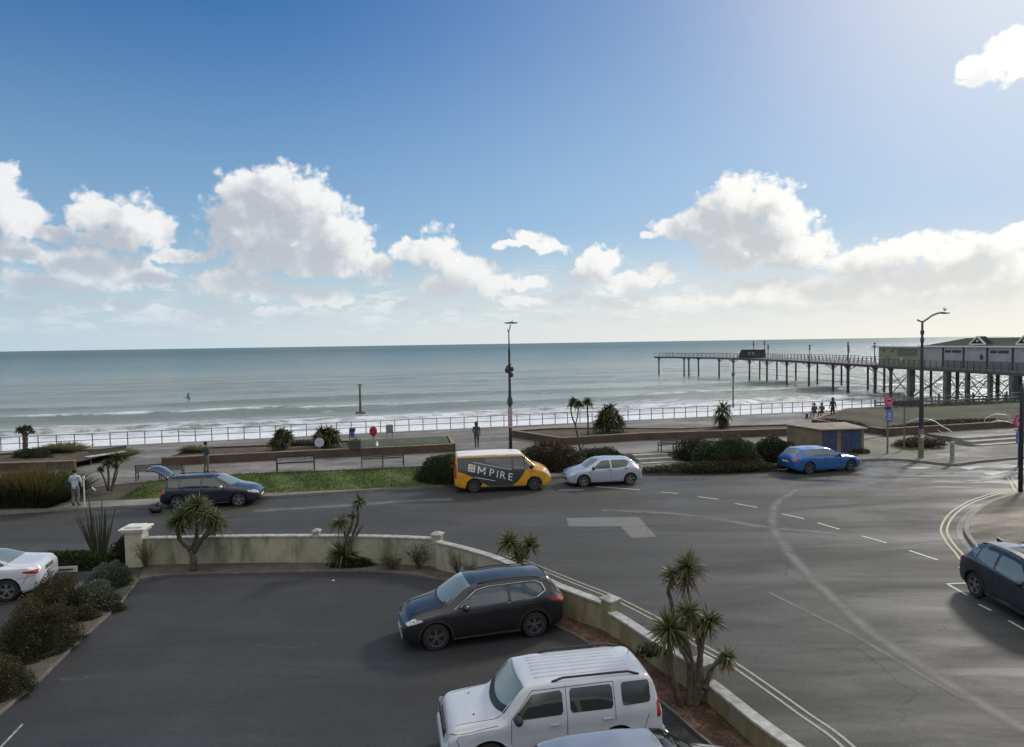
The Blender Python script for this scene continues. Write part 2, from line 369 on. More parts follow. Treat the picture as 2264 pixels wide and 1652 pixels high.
def grass_fn(t, b, pos):
    n = t.noise(pos, .6, 5, .65); n2 = t.noise(pos, 14, 4, .7)
    c = t.ramp(n, [(.3, (.035, .05, .012)), (.5, (.065, .1, .018)), (.68, (.115, .16, .028))])
    c = t.mix(t.rng(n2, .45, .8, 0, .5), c, (.03, .045, .012)); t.l.new(c, b.inputs['Base Color'])
    t.l.new(t.node('ShaderNodeBump', {'Strength': 1., 'Distance': .05, 'Height': n2}).outputs[0], b.inputs['Normal'])
M_grass = custom('grass_turf', grass_fn, .9)
def rough_fn(c1, c2, c3, s1=1.3, s2=30):
    def fn(t, b, pos):
        n = t.noise(pos, s1, 5, .65); n2 = t.noise(pos, s2, 3, .75)
        c = t.ramp(n, [(.32, c1), (.5, c2), (.68, c3)]); c = t.mix(t.rng(n2, .35, .65, 0, .75), c, tuple(x*.35 for x in c1)); t.l.new(c, b.inputs['Base Color'])
        t.l.new(t.node('ShaderNodeBump', {'Strength': 1., 'Distance': .04, 'Height': n2}).outputs[0], b.inputs['Normal'])
    return fn
M_soil = custom('bed_soil', rough_fn((.06, .055, .03), (.11, .085, .055), (.17, .125, .09)), .95)
M_lawn = custom('dry_lawn', rough_fn((.022, .022, .012), (.058, .056, .024), (.12, .108, .05), .28, 6), .95)
M_gravel = custom('bed_gravel', rough_fn((.10, .085, .065), (.15, .125, .1), (.21, .18, .15), 2, 45), .95)
M_bark = custom('bark_mulch', rough_fn((.05, .032, .022), (.13, .066, .042), (.24, .15, .11), 2.5, 18), .95)
def brick_fn(c1, c2):
    def fn(t, b, pos):
        sx = t.node('ShaderNodeSeparateXYZ', {0: pos}); q = t.node('ShaderNodeCombineXYZ', {0: t.m('ADD', sx.outputs[0], sx.outputs[1]), 1: sx.outputs[2]}).outputs[0]
        br = t.node('ShaderNodeTexBrick', {'Vector': q, 'Scale': 4.4, 'Color1': (*c1, 1), 'Color2': (*c2, 1), 'Mortar': (.1, .09, .08, 1), 'Mortar Size': .02})
        n = t.noise(pos, .7, 5, .65); c = t.mix(t.rng(n, .4, .65, 0, .75), br.outputs[0], (.05, .045, .028)); t.l.new(c, b.inputs['Base Color'])
    return fn
M_brick = custom('planter_brick', brick_fn((.12, .065, .045), (.085, .048, .034)), .9)
M_coping = mat('brick_coping', (.2, .165, .13), .85, var=.35, vscale=2)
def render_fn(t, b, pos):
    mp = t.vm('MULTIPLY', pos, (1, 1, .3)); n = t.noise(mp, 1.7, 6, .65); n2 = t.noise(pos, .5, 4, .6)
    sx = t.node('ShaderNodeSeparateXYZ', {0: pos})
    c = t.ramp(n2, [(.35, (.29, .28, .205)), (.65, (.42, .40, .30))])
    c = t.mix(t.rng(n, .45, .66, 0, .8), c, (.125, .125, .06))
    c = t.mix(t.m('MULTIPLY', t.rng(sx.outputs[0], -1, 3, 0, .75), t.rng(n, .35, .6, .5, 1)), c, (.20, .165, .062))
    c = t.mix(t.rng(t.noise(pos, 9, 5, .7), .52, .75, 0, .4), c, (.13, .12, .08)); t.l.new(c, b.inputs['Base Color'])
M_render = custom('rendered_wall', render_fn, .85)
M_cap = mat('wall_coping', (.34, .34, .32), .8, var=.4, vscale=5, bump=.3)
M_pillar = mat('cream_render', (.44, .41, .31), .8, var=.25, vscale=2.2)
M_pcap = mat('pillar_cap', (.6, .59, .55), .75, var=.2, vscale=3)

def sheet(name, pts, m, z=None, kind='structure', th=0., mats=None, **kw):
    mb = MB(); pts = [Vector(p) for p in pts]
    if th: mb.prism([(p.x, p.y) for p in pts], (z if z is not None else pts[0].z)-th, (z if z is not None else pts[0].z))
    else:
        A = sum(pts[i].x*pts[(i+1) % len(pts)].y-pts[(i+1) % len(pts)].x*pts[i].y for i in range(len(pts)))
        if A < 0: pts = pts[::-1]
        mb.add([(p.x, p.y, p.z if z is None else z) for p in pts], [tuple(range(len(pts)))])
    return tag(mb.build(name, m), kind=kind, **kw)
def off(path, d):               # parallel copy of a ground polyline, d to its left
    o = []
    for i, p in enumerate(path):
        a = path[max(i-1, 0)]; b = path[min(i+1, len(path)-1)]; t_ = (b-a); t_.z = 0; t_.normalize()
        o.append(p+Vector((-t_.y, t_.x, 0))*d)
    return o
def dens(path, k=6):            # Catmull-Rom through the points
    pts = [path[0]]+list(path)+[path[-1]]; o = []
    for i in range(1, len(pts)-2):
        p0, p1, p2, p3 = pts[i-1:i+3]
        for j in range(k):
            s = j/k; o.append(.5*((2*p1)+(p2-p0)*s+(2*p0-5*p1+4*p2-p3)*s*s+(3*p1-p0-3*p2+p3)*s**3))
    o.append(path[-1]); return o
def ribbon(mb, path, w, z): L = off(path, w/2); Rr = off(path, -w/2); mb.strip([(p.x, p.y, z) for p in L], [(p.x, p.y, z) for p in Rr])

PZ = .45                         # promenade level
KERB = [Vector((-90, 12, 0)), Vector((-45, 25.2, 0))]+[G(*q, 0) for q in ((0, 1138), (360, 1120), (575, 1103), (998, 1075))]+[Vector((3.5, 37.9, 0)), Vector((8.2, 38.9, 0)), Vector((12, 39.4, 0)), Vector((17, 40.3, 0)), Vector((21.7, 41.6, 0)), Vector((24.0, 41.3, 0)), Vector((25.6, 39.6, 0)), Vector((27.5, 40.2, 0)), Vector((31.2, 41.4, 0)), Vector((60, 50, 0)), Vector((120, 67, 0))]
KERB = dens(KERB, 4)
# base ground: whole land as one slab up to the sea wall, then the road sheet on it
land = [sh(-1200, 0), sh(1200, 0), Vector((1200, -500, 0)), Vector((-1200, -500, 0))]
sheet('ground', land, M_conc, z=-.012, th=6)
sheet('road', [Vector((-400, -60, 0)), Vector((400, -60, 0)), Vector((400, 160, 0))][:2]+[Vector((300, 130, 0)), Vector((130, 71, 0))]+KERB[::-1]+[Vector((-300, -40, 0))], M_road, z=-.006)
# far footway, grass bank, promenade
front_d = [(118, 1086), (197, 1078), (295, 1067), (531, 1047), (796, 1037), (940, 1030), (1180, 1015), (1393, 1002)]
FRONT = [Vector((-90, 17, PZ)), Vector((-45, 29, PZ))]+[G(u, v, PZ) for u, v in front_d]
FRONT += [Vector((9.45, 43.3, PZ)), Vector((13, 44.0, PZ)), Vector((18.5, 45.2, PZ)), Vector((23, 46.3, PZ)), G(2002, 953, PZ), G(2104, 966, PZ), G(2246, 956, PZ), Vector((60, 56.5, PZ)), Vector((120, 73, PZ))]
sheet('promenade', FRONT+[sh(130, -.02, PZ), sh(-130, -.02, PZ)], M_pave, z=PZ, th=.5)
mb = MB(); k_in = off(KERB, .15)
mb.prism([(p.x, p.y) for p in KERB+k_in[::-1]], -.05, .125)
tag(mb.build('kerb', M_kerb, bevel=.02), kind='structure')
FB = dens([Vector((-90, 14.2, .12)), Vector((-45, 27, .12))]+[G(u, v, .12) for u, v in ((0, 1120), (360, 1101), (576, 1090), (998, 1071))]+[Vector((4, 39.6, .12)), Vector((8.2, 41.4, .12)), Vector((12, 42.0, .12)), Vector((17, 41.3, .12)), Vector((22.5, 42.8, .12)), Vector((26, 43.6, .12)), Vector((30.6, 45.5, .12)), Vector((34.5, 46.4, .12)), Vector((60, 53.5, .12)), Vector((120, 70, .12))], 4)
sheet('footway', k_in+FB[::-1], M_foot, z=.12, th=.15)
# sloping bank between footway and promenade (grass, then earth to the right)
def bank(name, i0, i1, m, edge, cut=None):
    n = 60; a = [FB[0]]; L = []; Rr = []
    def at(path, x):
        for p, q in zip(path, path[1:]):
            if p.x <= x <= q.x: s = (x-p.x)/max(1e-6, q.x-p.x); return p.lerp(q, s)
        return path[-1]
    vs = []; fs = []; xs = np.linspace(i0, i1, n); k = 9
    for x in xs:
        A_ = at(FB, x); B_ = at(FRONT, x+edge)
        for j in range(k):
            s = j/(k-1); p = A_.lerp(B_, s); p.z = .13+(PZ-.15)*min(1, s*1.1)+(0.03*math.sin(x*2.1+s*5) if 0 < j < k-1 else 0)-(.02 if s == 1 else 0)
            vs.append(p)
    for i in range(n-1):
        for j in range(k-1): fs.append((i*k+j, (i+1)*k+j, (i+1)*k+j+1, i*k+j+1))
    mb = MB(); mb.add(vs, fs); return tag(mb.build(name, m, smooth=True), kind='structure')
bank('grass_bank', -19.6, -1.0, M_grass, 0); bank('earth_bank', -60, -19.62, custom('verge_earth', rough_fn((.055, .055, .03), (.09, .08, .05), (.13, .11, .08)), .95), 0)
bank('planted_bank', -.98, 7.2, M_soil, 0); bank('planted_bank', 9.5, 21.5, M_soil, 0)
bank('grass_bank', 21.52, 30.2, custom('rough_grass', rough_fn((.04, .045, .018), (.075, .08, .028), (.12, .12, .05), .8, 7)), 0)
# blades on the bank edge
def blades(name, gen, n, h, m, label, cat):
    vs = np.zeros((n*3, 3)); rn = np.random.rand(n)
    for i in range(n):
        x, y, z = gen(); a = random.random()*6.28; w = .02; hh = h*(.5+random.random()); dx, dy = math.cos(a)*w, math.sin(a)*w
        vs[i*3:i*3+3] = ((x-dx, y-dy, z), (x+dx, y+dy, z), (x+random.gauss(0, .03), y+random.gauss(0, .03), z+hh))
    return rawmesh(name, vs, np.arange(n*3).reshape(-1, 3), rn, m)
def rawmesh(name, vs, fs, rn, m, parent=None):
    me = bpy.data.meshes.new(name); k = fs.shape[1]
    me.vertices.add(len(vs)); me.vertices.foreach_set('co', np.asarray(vs, np.float32).ravel())
    me.loops.add(len(fs)*k); me.loops.foreach_set('vertex_index', fs.astype(np.int32).ravel())
    me.polygons.add(len(fs)); me.polygons.foreach_set('loop_start', np.arange(0, len(fs)*k, k, dtype=np.int32))
    me.update(calc_edges=True)
    at = me.attributes.new('rnd', 'FLOAT', 'FACE'); at.data.foreach_set('value', np.asarray(rn, np.float32))
    me.materials.append(m); o = bpy.data.objects.new(name, me); col.objects.link(o); o.parent = parent; return o
GRM = leafmat('grass_blades', [(0, (.035, .055, .012)), (.5, (.07, .105, .02)), (1, (.12, .155, .035))], .7)
def gb():
    x = random.uniform(-19.6, -1); s = random.random()
    def at(path):
        for p, q in zip(path, path[1:]):
            if p.x <= x <= q.x: return p.lerp(q, (x-p.x)/max(1e-6, q.x-p.x))
    A_, B_ = at(FB), at(FRONT); p = A_.lerp(B_, s); return p.x, p.y, .12+(PZ-.15)*min(1, s*1.1)
tag(blades('grass', gb, 14000, .09, GRM, '', ''), 'short green grass growing on the bank beside the road', 'grass', kind='stuff')

# car park, drive, beds
WS = [dens([G(*q) for q in s], 6) for s in (((320, 1188, .98), (533, 1184, .98), (700, 1183, .98), (860, 1185, .98), (967, 1190, .98)),
     ((967, 1196, .96), (1040, 1214, .95), (1100, 1233, .93), (1170, 1263, .88), (1230, 1291, .82), (1290, 1314, .78), (1350, 1336, .72)),
     ((1352, 1352, .60), (1386, 1372, .6), (1450, 1414, .62), (1500, 1443, .65), (1556, 1474, .66)),
     ((1558, 1498, .44), (1600, 1530, .47), (1686, 1598, .52), (1770, 1658, .55)))]
WS[3] += [Vector((5.7, 9.0, .55)), Vector((7, 5.6, .55))]
WALL = [Vector((p.x, p.y, 0)) for s in WS for p in s[(0 if s is WS[0] else 1):]]
WJ = [WS[0][12], WS[0][-1], WS[1][-1], WS[2][-1]]
BE1 = [G(*q) for q in ((306, 1283), (380, 1272), (531, 1269), (819, 1264), (989, 1286), (1110, 1325), (1225, 1384), (1294, 1420), (1464, 1557), (1540, 1624), (1600, 1680))]+[Vector((4.6, 8, 0)), Vector((6, 5, 0))]
BE0 = [G(*q) for q in ((306, 1283), (265, 1339), (170, 1424), (92, 1502), (0, 1580))]+[Vector((-11.5, 10, 0)), Vector((-12.5, 6, 0))]
BEO = [G(*q) for q in ((262, 1262), (175, 1292), (120, 1335), (45, 1420), (0, 1460))]+[Vector((-13.3, 11.5, 0)), Vector((-14.8, 6, 0))]
sheet('car_park', BE1+[Vector((6, -8, 0)), Vector((-14, -8, 0))]+BE0[::-1][:-1], M_park, z=0.0)
sheet('driveway', BEO+[Vector((-40, 4, 0)), Vector((-40, 22.5, 0)), Vector((-20, 23.2, 0)), G(250, 1255, 0)], M_park, z=.0)
sheet('gravel_bed', [p for p in BE0]+BEO[::-1]+[G(285, 1262)], M_gravel, z=.05, th=.08)
sheet('planting_bed', WALL[:48]+dens(BE1[:6], 6)[::-1], M_gravel, z=.04, th=.06)
sheet('bark_bed', WALL[47:]+dens(BE1[5:], 6)[::-1], M_bark, z=.045, th=.06)
mb = MB(); ke = BE0[::-1]+BE1[1:]
for seg in (BE0[::-1], dens(BE1, 5)):
    mb.prism([(p.x, p.y) for p in off(seg, .02)+off(seg, -.025)[::-1]], -.02, .06)
tag(mb.build('bed_edging', mat('edging_strip', (.13, .12, .105), .8, var=.35, vscale=4)), kind='structure')

# road markings
mb = MB()
def dq(mb, a, b, w, z=.002, s=1.): 
    a = G(*a); b = G(*b); ribbon(mb, [a, b], w, z)
for a, b in (((1461, 1088), (1500, 1091)), ((1542, 1098), (1588, 1104)), ((1625, 1113), (1675, 1122)), ((1729, 1136), (1778, 1147)), ((1807, 1156), (1856, 1170)), ((1906, 1185), (1960, 1200)), ((2010, 1217), (2073, 1238)), ((2120, 1254), (2190, 1279))):
    dq(mb, a, b, .11)
dq(mb, (1318, 1076), (1415, 1083), .12); dq(mb, (1235, 1084), (1290, 1083), .1)
tag(mb.build('road_centre_line', M_white), kind='structure')
mb = MB()
for a, b in (((2093, 1291), (2137, 1289)), ((2094, 1291), (2138, 1316)), ((2164, 1336), (2192, 1350)), ((2230, 1372), (2300, 1412))): dq(mb, a, b, .09)
tag(mb.build('parking_bay_line', M_white), kind='structure')
mb = MB()
DY = dens([G(*q) for q in ((1120, 1228), (1160, 1243), (1211, 1264), (1270, 1288), (1357, 1323), (1455, 1373), (1506, 1405), (1561, 1437), (1619, 1470), (1686, 1516), (1775, 1580), (1875, 1655))]+[Vector((6.3, 9.5, 0)), Vector((8.2, 5.5, 0))], 5)
for o_ in (-.06, .14): ribbon(mb, off(DY, o_), .07, .002)
tag(mb.build('double_yellow_line', mat('pale_line', (.27, .26, .21), .6, var=.3, vscale=12)), kind='structure')
ISL = dens([G(*q) for q in ((2226, 1053), (2245, 1086))], 1)
ISL2 = dens([G(*q) for q in ((2240, 1086), (2197, 1095), (2149, 1112), (2112, 1137), (2094, 1168), (2102, 1193), (2124, 1220), (2160, 1255))]+[Vector((15.35, 20, 0)), Vector((15.5, 14, 0)), Vector((16, 4, 0))], 6)
mb = MB()
for o_ in (.0, -.2): ribbon(mb, off(ISL2, o_), .08, .002); ribbon(mb, off(ISL, -o_), .08, .002)
tag(mb.build('double_yellow_line', M_yellow), kind='structure')
kI = off(ISL2, .55); kI2 = off(ISL2, .72)
top_r = [Vector((25.6, 35.8, 0)), Vector((60, 45, 0)), Vector((60, 4, 0))]
sheet('pavement_island', [G(2236, 1055)+Vector((.5, .2, 0)), G(2262, 1090)]+kI2[1:]+[Vector((60, 4, 0)), Vector((60, 44, 0))], M_block, z=.125, th=.15)
mb = MB(); mb.prism([(p.x, p.y) for p in kI+kI2[::-1]], -.02, .13); tag(mb.build('kerb', M_kerb, bevel=.02), kind='structure')
sheet('gutter', off(ISL2, .3)+kI[::-1], M_patch, z=.001)
# give-way triangles, faded legends, resurfaced patch, tyre-polished curves
q6 = lambda x, y: ((3240+x*.265)*.5896, (1450+y*.265)*.5896)
mb = MB()
for tri in (((1320, 1140), (1710, 1118), (1490, 1178)), ((1665, 1222), (2080, 1190), (1815, 1262))):
    mb.add([G(*q6(*p)) + Vector((0, 0, .003)) for p in tri], [(0, 1, 2)])
tag(mb.build('give_way_triangle', M_faint), kind='structure')
mb = MB()
for poly in (((570, 1140), (800, 1130), (965, 1142), (830, 1165), (640, 1158)), ((1365, 970), (1440, 975), (1640, 1020), (1720, 1048), (1560, 1010)), ((1520, 955), (1600, 940), (1720, 955), (1765, 972), (1700, 990), (1600, 985)), ((0, 1100), (320, 1100), (200, 1135), (0, 1130)), ((0, 1175), (560, 1185), (560, 1197), (0, 1200))):
    pass
for poly in (((570, 1140), (800, 1130), (965, 1142), (830, 1165), (640, 1158)),):
    mb.add([G(*q6(*p))+Vector((0, 0, .003)) for p in poly], [tuple(range(len(poly)))])
for poly in (((1365, 970), (1440, 975), (1640, 1020), (1720, 1048), (1560, 1010)), ((1480, 950), (1600, 938), (1720, 955), (1765, 972), (1700, 990), (1600, 985))):
    mb.add([G(*q6(*p), .0)+Vector((0, 0, .003)) for p in poly], [tuple(range(len(poly)))])
L1 = dens([G(*q6(*p)) for p in ((1050, 1108), (1350, 1100), (1700, 1062), (2240, 1040))], 5); ribbon(mb, L1, .1, .003)
tag(mb.build('road_marking', M_faint), kind='structure')
sheet('road_patch', [G(*q) for q in ((1252, 1145), (1412, 1143), (1452, 1187), (1397, 1190), (1372, 1164), (1257, 1164))], M_patch, z=.001)
def swath(t, b, pos):
    n = t.noise(pos, 1.6, 5, .65); t.l.new(t.mix(n, (.13, .13, .125), (.2, .195, .185)), b.inputs['Base Color'])
    uv = t.node('ShaderNodeAttribute', attribute_name='edge').outputs['Fac']
    a = t.m('MULTIPLY', t.rng(uv, 0, 1), t.rng(t.noise(pos, 1.2, 4, .6), .3, .6, .35, .8)); t.l.new(a, b.inputs['Alpha'])
M_sw = custom('polished_tyre_track', swath, .7)
def track(pts, w, z=.0015):
    path = dens([G(*p) for p in pts], 8); vs = []; k = 5; ed = []
    for j in range(k):
        o_ = off(path, w*(j/(k-1)-.5)); vs += [(p.x, p.y, z) for p in o_]; ed += [1-abs(j/(k-1)-.5)*2]*len(path)
    n = len(path); fs = [(j*n+i, j*n+i+1, (j+1)*n+i+1, (j+1)*n+i) for j in range(k-1) for i in range(n-1)]
    mb = MB(); mb.add(vs, fs); o = mb.build('tyre_track', M_sw); a = o.data.attributes.new('edge', 'FLOAT', 'POINT'); a.data.foreach_set('value', ed); return tag(o, kind='structure')
track([(1765, 1082), (1720, 1110), (1708, 1145), (1716, 1180), (1760, 1240), (1830, 1312), (1930, 1400), (2050, 1480), (2160, 1550), (2290, 1625)], .75)
track([(1700, 1310), (1780, 1350), (1880, 1400), (2000, 1470), (2130, 1545)], .25, .0012)
track([(1330, 1128), (1480, 1135), (1600, 1150), (1690, 1165), (1850, 1180)], .8, .0009)
track([(560, 1130), (760, 1118), (900, 1108), (1000, 1104)], 1.0, .0018)

M_sw = custom('faint_scuff', lambda t, b, pos: (b.inputs['Base Color'].__setattr__('default_value', (.1, .1, .095, 1)), t.l.new(t.m('MULTIPLY', t.rng(t.node('ShaderNodeAttribute', attribute_name='edge').outputs['Fac'], 0, 1), t.rng(t.noise(pos, 5, 5, .7), .42, .62, 0, .6)), b.inputs['Alpha'])), .8)
track([(130, 1503), (190, 1499), (262, 1500)], .3, .0018); track([(560, 1425), (640, 1432), (760, 1418)], .25, .0018)
mb = MB(); dq(mb, (-8, 1662), (50, 1601), .05); tag(mb.build('parking_bay_line', M_faint), kind='structure')
# ------------------------------------------------------------------ garden wall of the car park
wl = empty('garden_wall', tuple(WALL[0]), label='low cream rendered wall with mossy stains curving round the car park', cat='wall')
def rel(mb, root): 
    l = root.location; mb.v = [(x-l.x, y-l.y, z-l.z) for x, y, z in mb.v]; return mb
def wall_run(path, h, th=.2, root=None, m=M_render, cap=M_cap, capw=.27, caph=.06, h2=None, z0=0., names=('wall_panel', 'coping'), hs=None):
    hh = (lambda i: hs[i] if hs else h)
    for nm, w, a, b, mm in ((names[0], th, -.02, 0, m), (names[1], capw, 0, caph, cap)):
        L = off(path, w/2); Q = off(path, -w/2); n = len(path); vs = []
        for i in range(n):
            zt = z0+hh(i); lo = z0-.02 if nm == names[0] else zt+.0; hi = zt if nm == names[0] else zt+b
            vs += [(L[i].x, L[i].y, lo), (L[i].x, L[i].y, hi), (Q[i].x, Q[i].y, hi), (Q[i].x, Q[i].y, lo)]
        fs = [(i*4+j, i*4+(j+1) % 4, (i+1)*4+(j+1) % 4, (i+1)*4+j) for i in range(n-1) for j in range(4)]+[(0, 1, 2, 3), tuple(range((n-1)*4, n*4))]
        mb = MB(); mb.add(vs, fs); rel(mb, root).build(nm, mm, root, bevel=.012 if nm != names[0] else 0)
for s in WS: wall_run([Vector((p.x, p.y, 0)) for p in s], .9, root=wl, hs=[p.z-.05 for p in s])
def pier(p, h, w=.34, d=None):
    mb = MB(); mb.box((p.x, p.y, h/2), (w, w, h), rz=d or 0)
    rel(mb, wl).build('wall_pier', M_render, wl, bevel=.015)
    mb = MB(); T = Matrix.Rotation(d or 0, 3, 'Z'); k = w/2+.03
    vs = [T@Vector(v) for v in ((-k, -k, 0), (k, -k, 0), (k, k, 0), (-k, k, 0), (-k, -k, .05), (k, -k, .05), (k, k, .05), (-k, k, .05), (0, 0, .13))]
    mb.add([v+Vector((p.x, p.y, h)) for v in vs], [(0, 1, 5, 4), (1, 2, 6, 5), (2, 3, 7, 6), (3, 0, 4, 7), (4, 5, 8), (5, 6, 8), (6, 7, 8), (7, 4, 8), (3, 2, 1, 0)])
    rel(mb, wl).build('pier_cap', M_cap, wl)
pier(WJ[0], 1.1, .22, 0); pier(WJ[1], 1.1, .32, R(-12)); pier(WJ[2], .84, .36, R(-50)); pier(WJ[3], .76, .36, R(-62))
gp = empty('gate_pillar', tuple(G(297, 1254)), rz=R(4), label='stout cream gate pillar with a stepped white cap at the end of the wall', cat='pillar')
mb = MB(); mb.box((0, .25, .6), (.58, .52, 1.24)); mb.build('shaft', M_pillar, gp, bevel=.02)
mb = MB(); mb.box((0, .25, 1.26), (.74, .68, .09)); mb.box((0, .25, 1.33), (.86, .8, .06)); mb.box((0, .25, 1.385), (.56, .5, .055)); mb.build('cap', M_pcap, gp, bevel=.015)

# ------------------------------------------------------------------ promenade planters
def planter(pts, label, m_bed, closed=True, open_from=None, zt=.53, bedz=.4, bedpts=None, name='brick_planter'):
    root = empty(name, (pts[0].x, pts[0].y, PZ), label=label, cat='planter', group='brick planters along the promenade')
    path = pts if open_from is None else pts[:open_from]
    if closed and open_from is None: path = pts+[pts[0], pts[1]]
    # one brick wall per side so that corners butt
    for a, b in zip(path, path[1:] if open_from is not None or not closed else path[1:-1]):
        wall_run([a, b], zt-.05, .24, root, M_brick, M_coping, .26, .05, z0=PZ, names=('brick_wall', 'wall_top'))
    bp = bedpts or pts; n = len(bp); A = sum(bp[i].x*bp[(i+1) % n].y-bp[(i+1) % n].x*bp[i].y for i in range(n))
    bp = bp if A > 0 else bp[::-1]
    c = sum((Vector((p.x, p.y, 0)) for p in bp), Vector())/n; nr = 10; vs = []; fs = []
    ring = dens(bp+[bp[0]], 1)[:-1]; ring2 = []
    for i in range(n):
        for k in range(8): ring2.append(bp[i].lerp(bp[(i+1) % n], k/8))
    N = len(ring2)
    for r in range(nr+1):
        s = 1-r/nr
        for i, p in enumerate(ring2):
            q = c+(Vector((p.x, p.y, 0))-c)*s; z = PZ+bedz+(.16*math.sin(q.x*1.3+1)*math.cos(q.y*1.7)+.1)*(1-s)*min(1, (1-s)*4)*1.0*(0.6 if bedz > .2 else .3)
            vs.append((q.x, q.y, z))
    for r in range(nr):
        for i in range(N): fs.append((r*N+i, r*N+(i+1) % N, (r+1)*N+(i+1) % N, (r+1)*N+i))
    mb = MB(); mb.add(vs, fs); rel(mb, root).build('bed', m_bed, root, smooth=True)
    return root
gz = lambda u, v, z=PZ: (lambda p: Vector((p.x, p.y, 0)))(G(u, v, z))
TZ = PZ+.53
A_ = [gz(362, 1030), gz(531, 1021), gz(760, 1010), gz(1003, 998), gz(993, 963, TZ), gz(748, 973.7, TZ), gz(585, 982.6, TZ), gz(428, 988.5, TZ)]
planter(A_, 'long brick planter with two bushy palms and a round white sign', M_soil)
M_l2 = M_lawn
sheet_pts = [gz(760, 998, TZ), gz(1000, 977, TZ), gz(990, 965, TZ), gz(760, 974, TZ)]
mb = MB(); 
lp = [gz(790, 1008).lerp(gz(772, 972.5, TZ), .06), gz(1000, 998).lerp(gz(991, 963, TZ), .06), gz(1000, 998).lerp(gz(991, 963, TZ), .94), gz(790, 1008).lerp(gz(772, 972.5, TZ), .94)]
lp = [Vector((p.x-.18, p.y, 0)) for p in lp]
n_ = 24; vs = []
for j in range(9):
    for i in range(n_):
        p = lp[0].lerp(lp[1], i/(n_-1)).lerp(lp[3].lerp(lp[2], i/(n_-1)), j/8); vs.append((p.x, p.y, PZ+.52+.08*math.sin(j/8*3.14)))
mb.add(vs, [(j*n_+i, j*n_+i+1, (j+1)*n_+i+1, (j+1)*n_+i) for j in range(8) for i in range(n_-1)])
tag(mb.build('lawn', custom('tired_lawn', rough_fn((.035, .042, .015), (.07, .08, .025), (.11, .115, .04), .8, 7)), smooth=True), kind='structure')
B_ = [gz(-140, 1047), gz(167, 1037), gz(222, 1024), gz(279, 1007), gz(279, 989, TZ), gz(163, 994, TZ), gz(0, 1001.5, TZ), gz(-140, 1009, TZ)]
rb = planter(B_, 'brick planter at the far left end with a single trunked palm', M_soil, open_from=2)
wall_run([B_[4]+Vector((.0, -.0, 0)), B_[5], B_[6], B_[7]][::-1], .48, .24, rb, M_brick, M_coping, .26, .05, z0=PZ, names=('brick_wall', 'wall_top'))
C_ = [gz(1242, 984), gz(1415, 973), gz(1764, 962), gz(1764, 937, TZ), gz(1640, 940, TZ), gz(1500, 946, TZ), gz(1330, 944, TZ), gz(1215, 946, TZ), gz(1135, 951, TZ)]
planter(C_, 'wide brick planter of bare earth with tall cordylines and a bushy palm', M_soil)
D_ = [gz(1798, 940), gz(1955, 962), gz(2264, 943), Vector((75, 62, 0)), sh(74, -3), sh(30, -3.0)]
planter(D_, 'brick edged lawn bed on the promenade in front of the pier', M_lawn, zt=.5, bedz=.46)

# ------------------------------------------------------------------ steps
def steps(p0, p1, n, rise, tread, label, z1=PZ):
    d = (p1-p0); d.z = 0; L = d.length; an = math.atan2(d.y, d.x)
    root = empty('steps', (p0.x, p0.y, 0), rz=an, label=label, cat='steps', group='steps up to the promenade')
    for i in range(n):
        h = rise*(i+1)
        mb = MB(); mb.box((L/2, -(n-i-.5)*tread+tread*.0, h/2), (L, tread, h)); mb.build('step', M_conc, root)
        mb = MB(); mb.box((L/2, -(n-i)*tread+.05, h+.012), (L, .12, .024)); mb.build('step_nosing', mat('pale_nosing', (.42, .41, .38), .7, var=.2), root)
    return root
steps(Vector((7.4, 42.7, 0)), Vector((9.6, 43.2, 0)), 3, .15, .62, 'short flight of steps between the bushes behind the silver hatchback')
q0, q1 = G(2104, 966, PZ), G(2300, 953, PZ)
steps(q0, q1, 3, .15, .75, 'wide flight of shallow steps at the right beside the curved handrails')

# ------------------------------------------------------------------ promenade railing
M_rail = mat('railing_paint', (.16, .18, .19), .5, metal=.2, var=.2)
rr = empty('promenade_railing', tuple(sh(-42, -.3, PZ)), rz=math.atan2(SA.y, SA.x), label='long grey two bar railing along the sea edge of the promenade', cat='railing')
Lr = 112; mb = MB()
for z in (.98, .52): mb.tube([(0, 0, z), (Lr, 0, z)], .028, 6)
mb.build('rail', M_rail, rr)
pm = None
for i in range(98):
    x = i*1.155
    if pm is None:
        mb = MB(); mb.tube([(0, 0, 0), (0, 0, 1.02)], .036, 6); mb.box((0, 0, .01), (.14, .14, .02)); pm = mb.build('post', M_rail, rr)
    else: pm = pm.copy(); col.objects.link(pm)
    pm.location = (x, 0, 0)

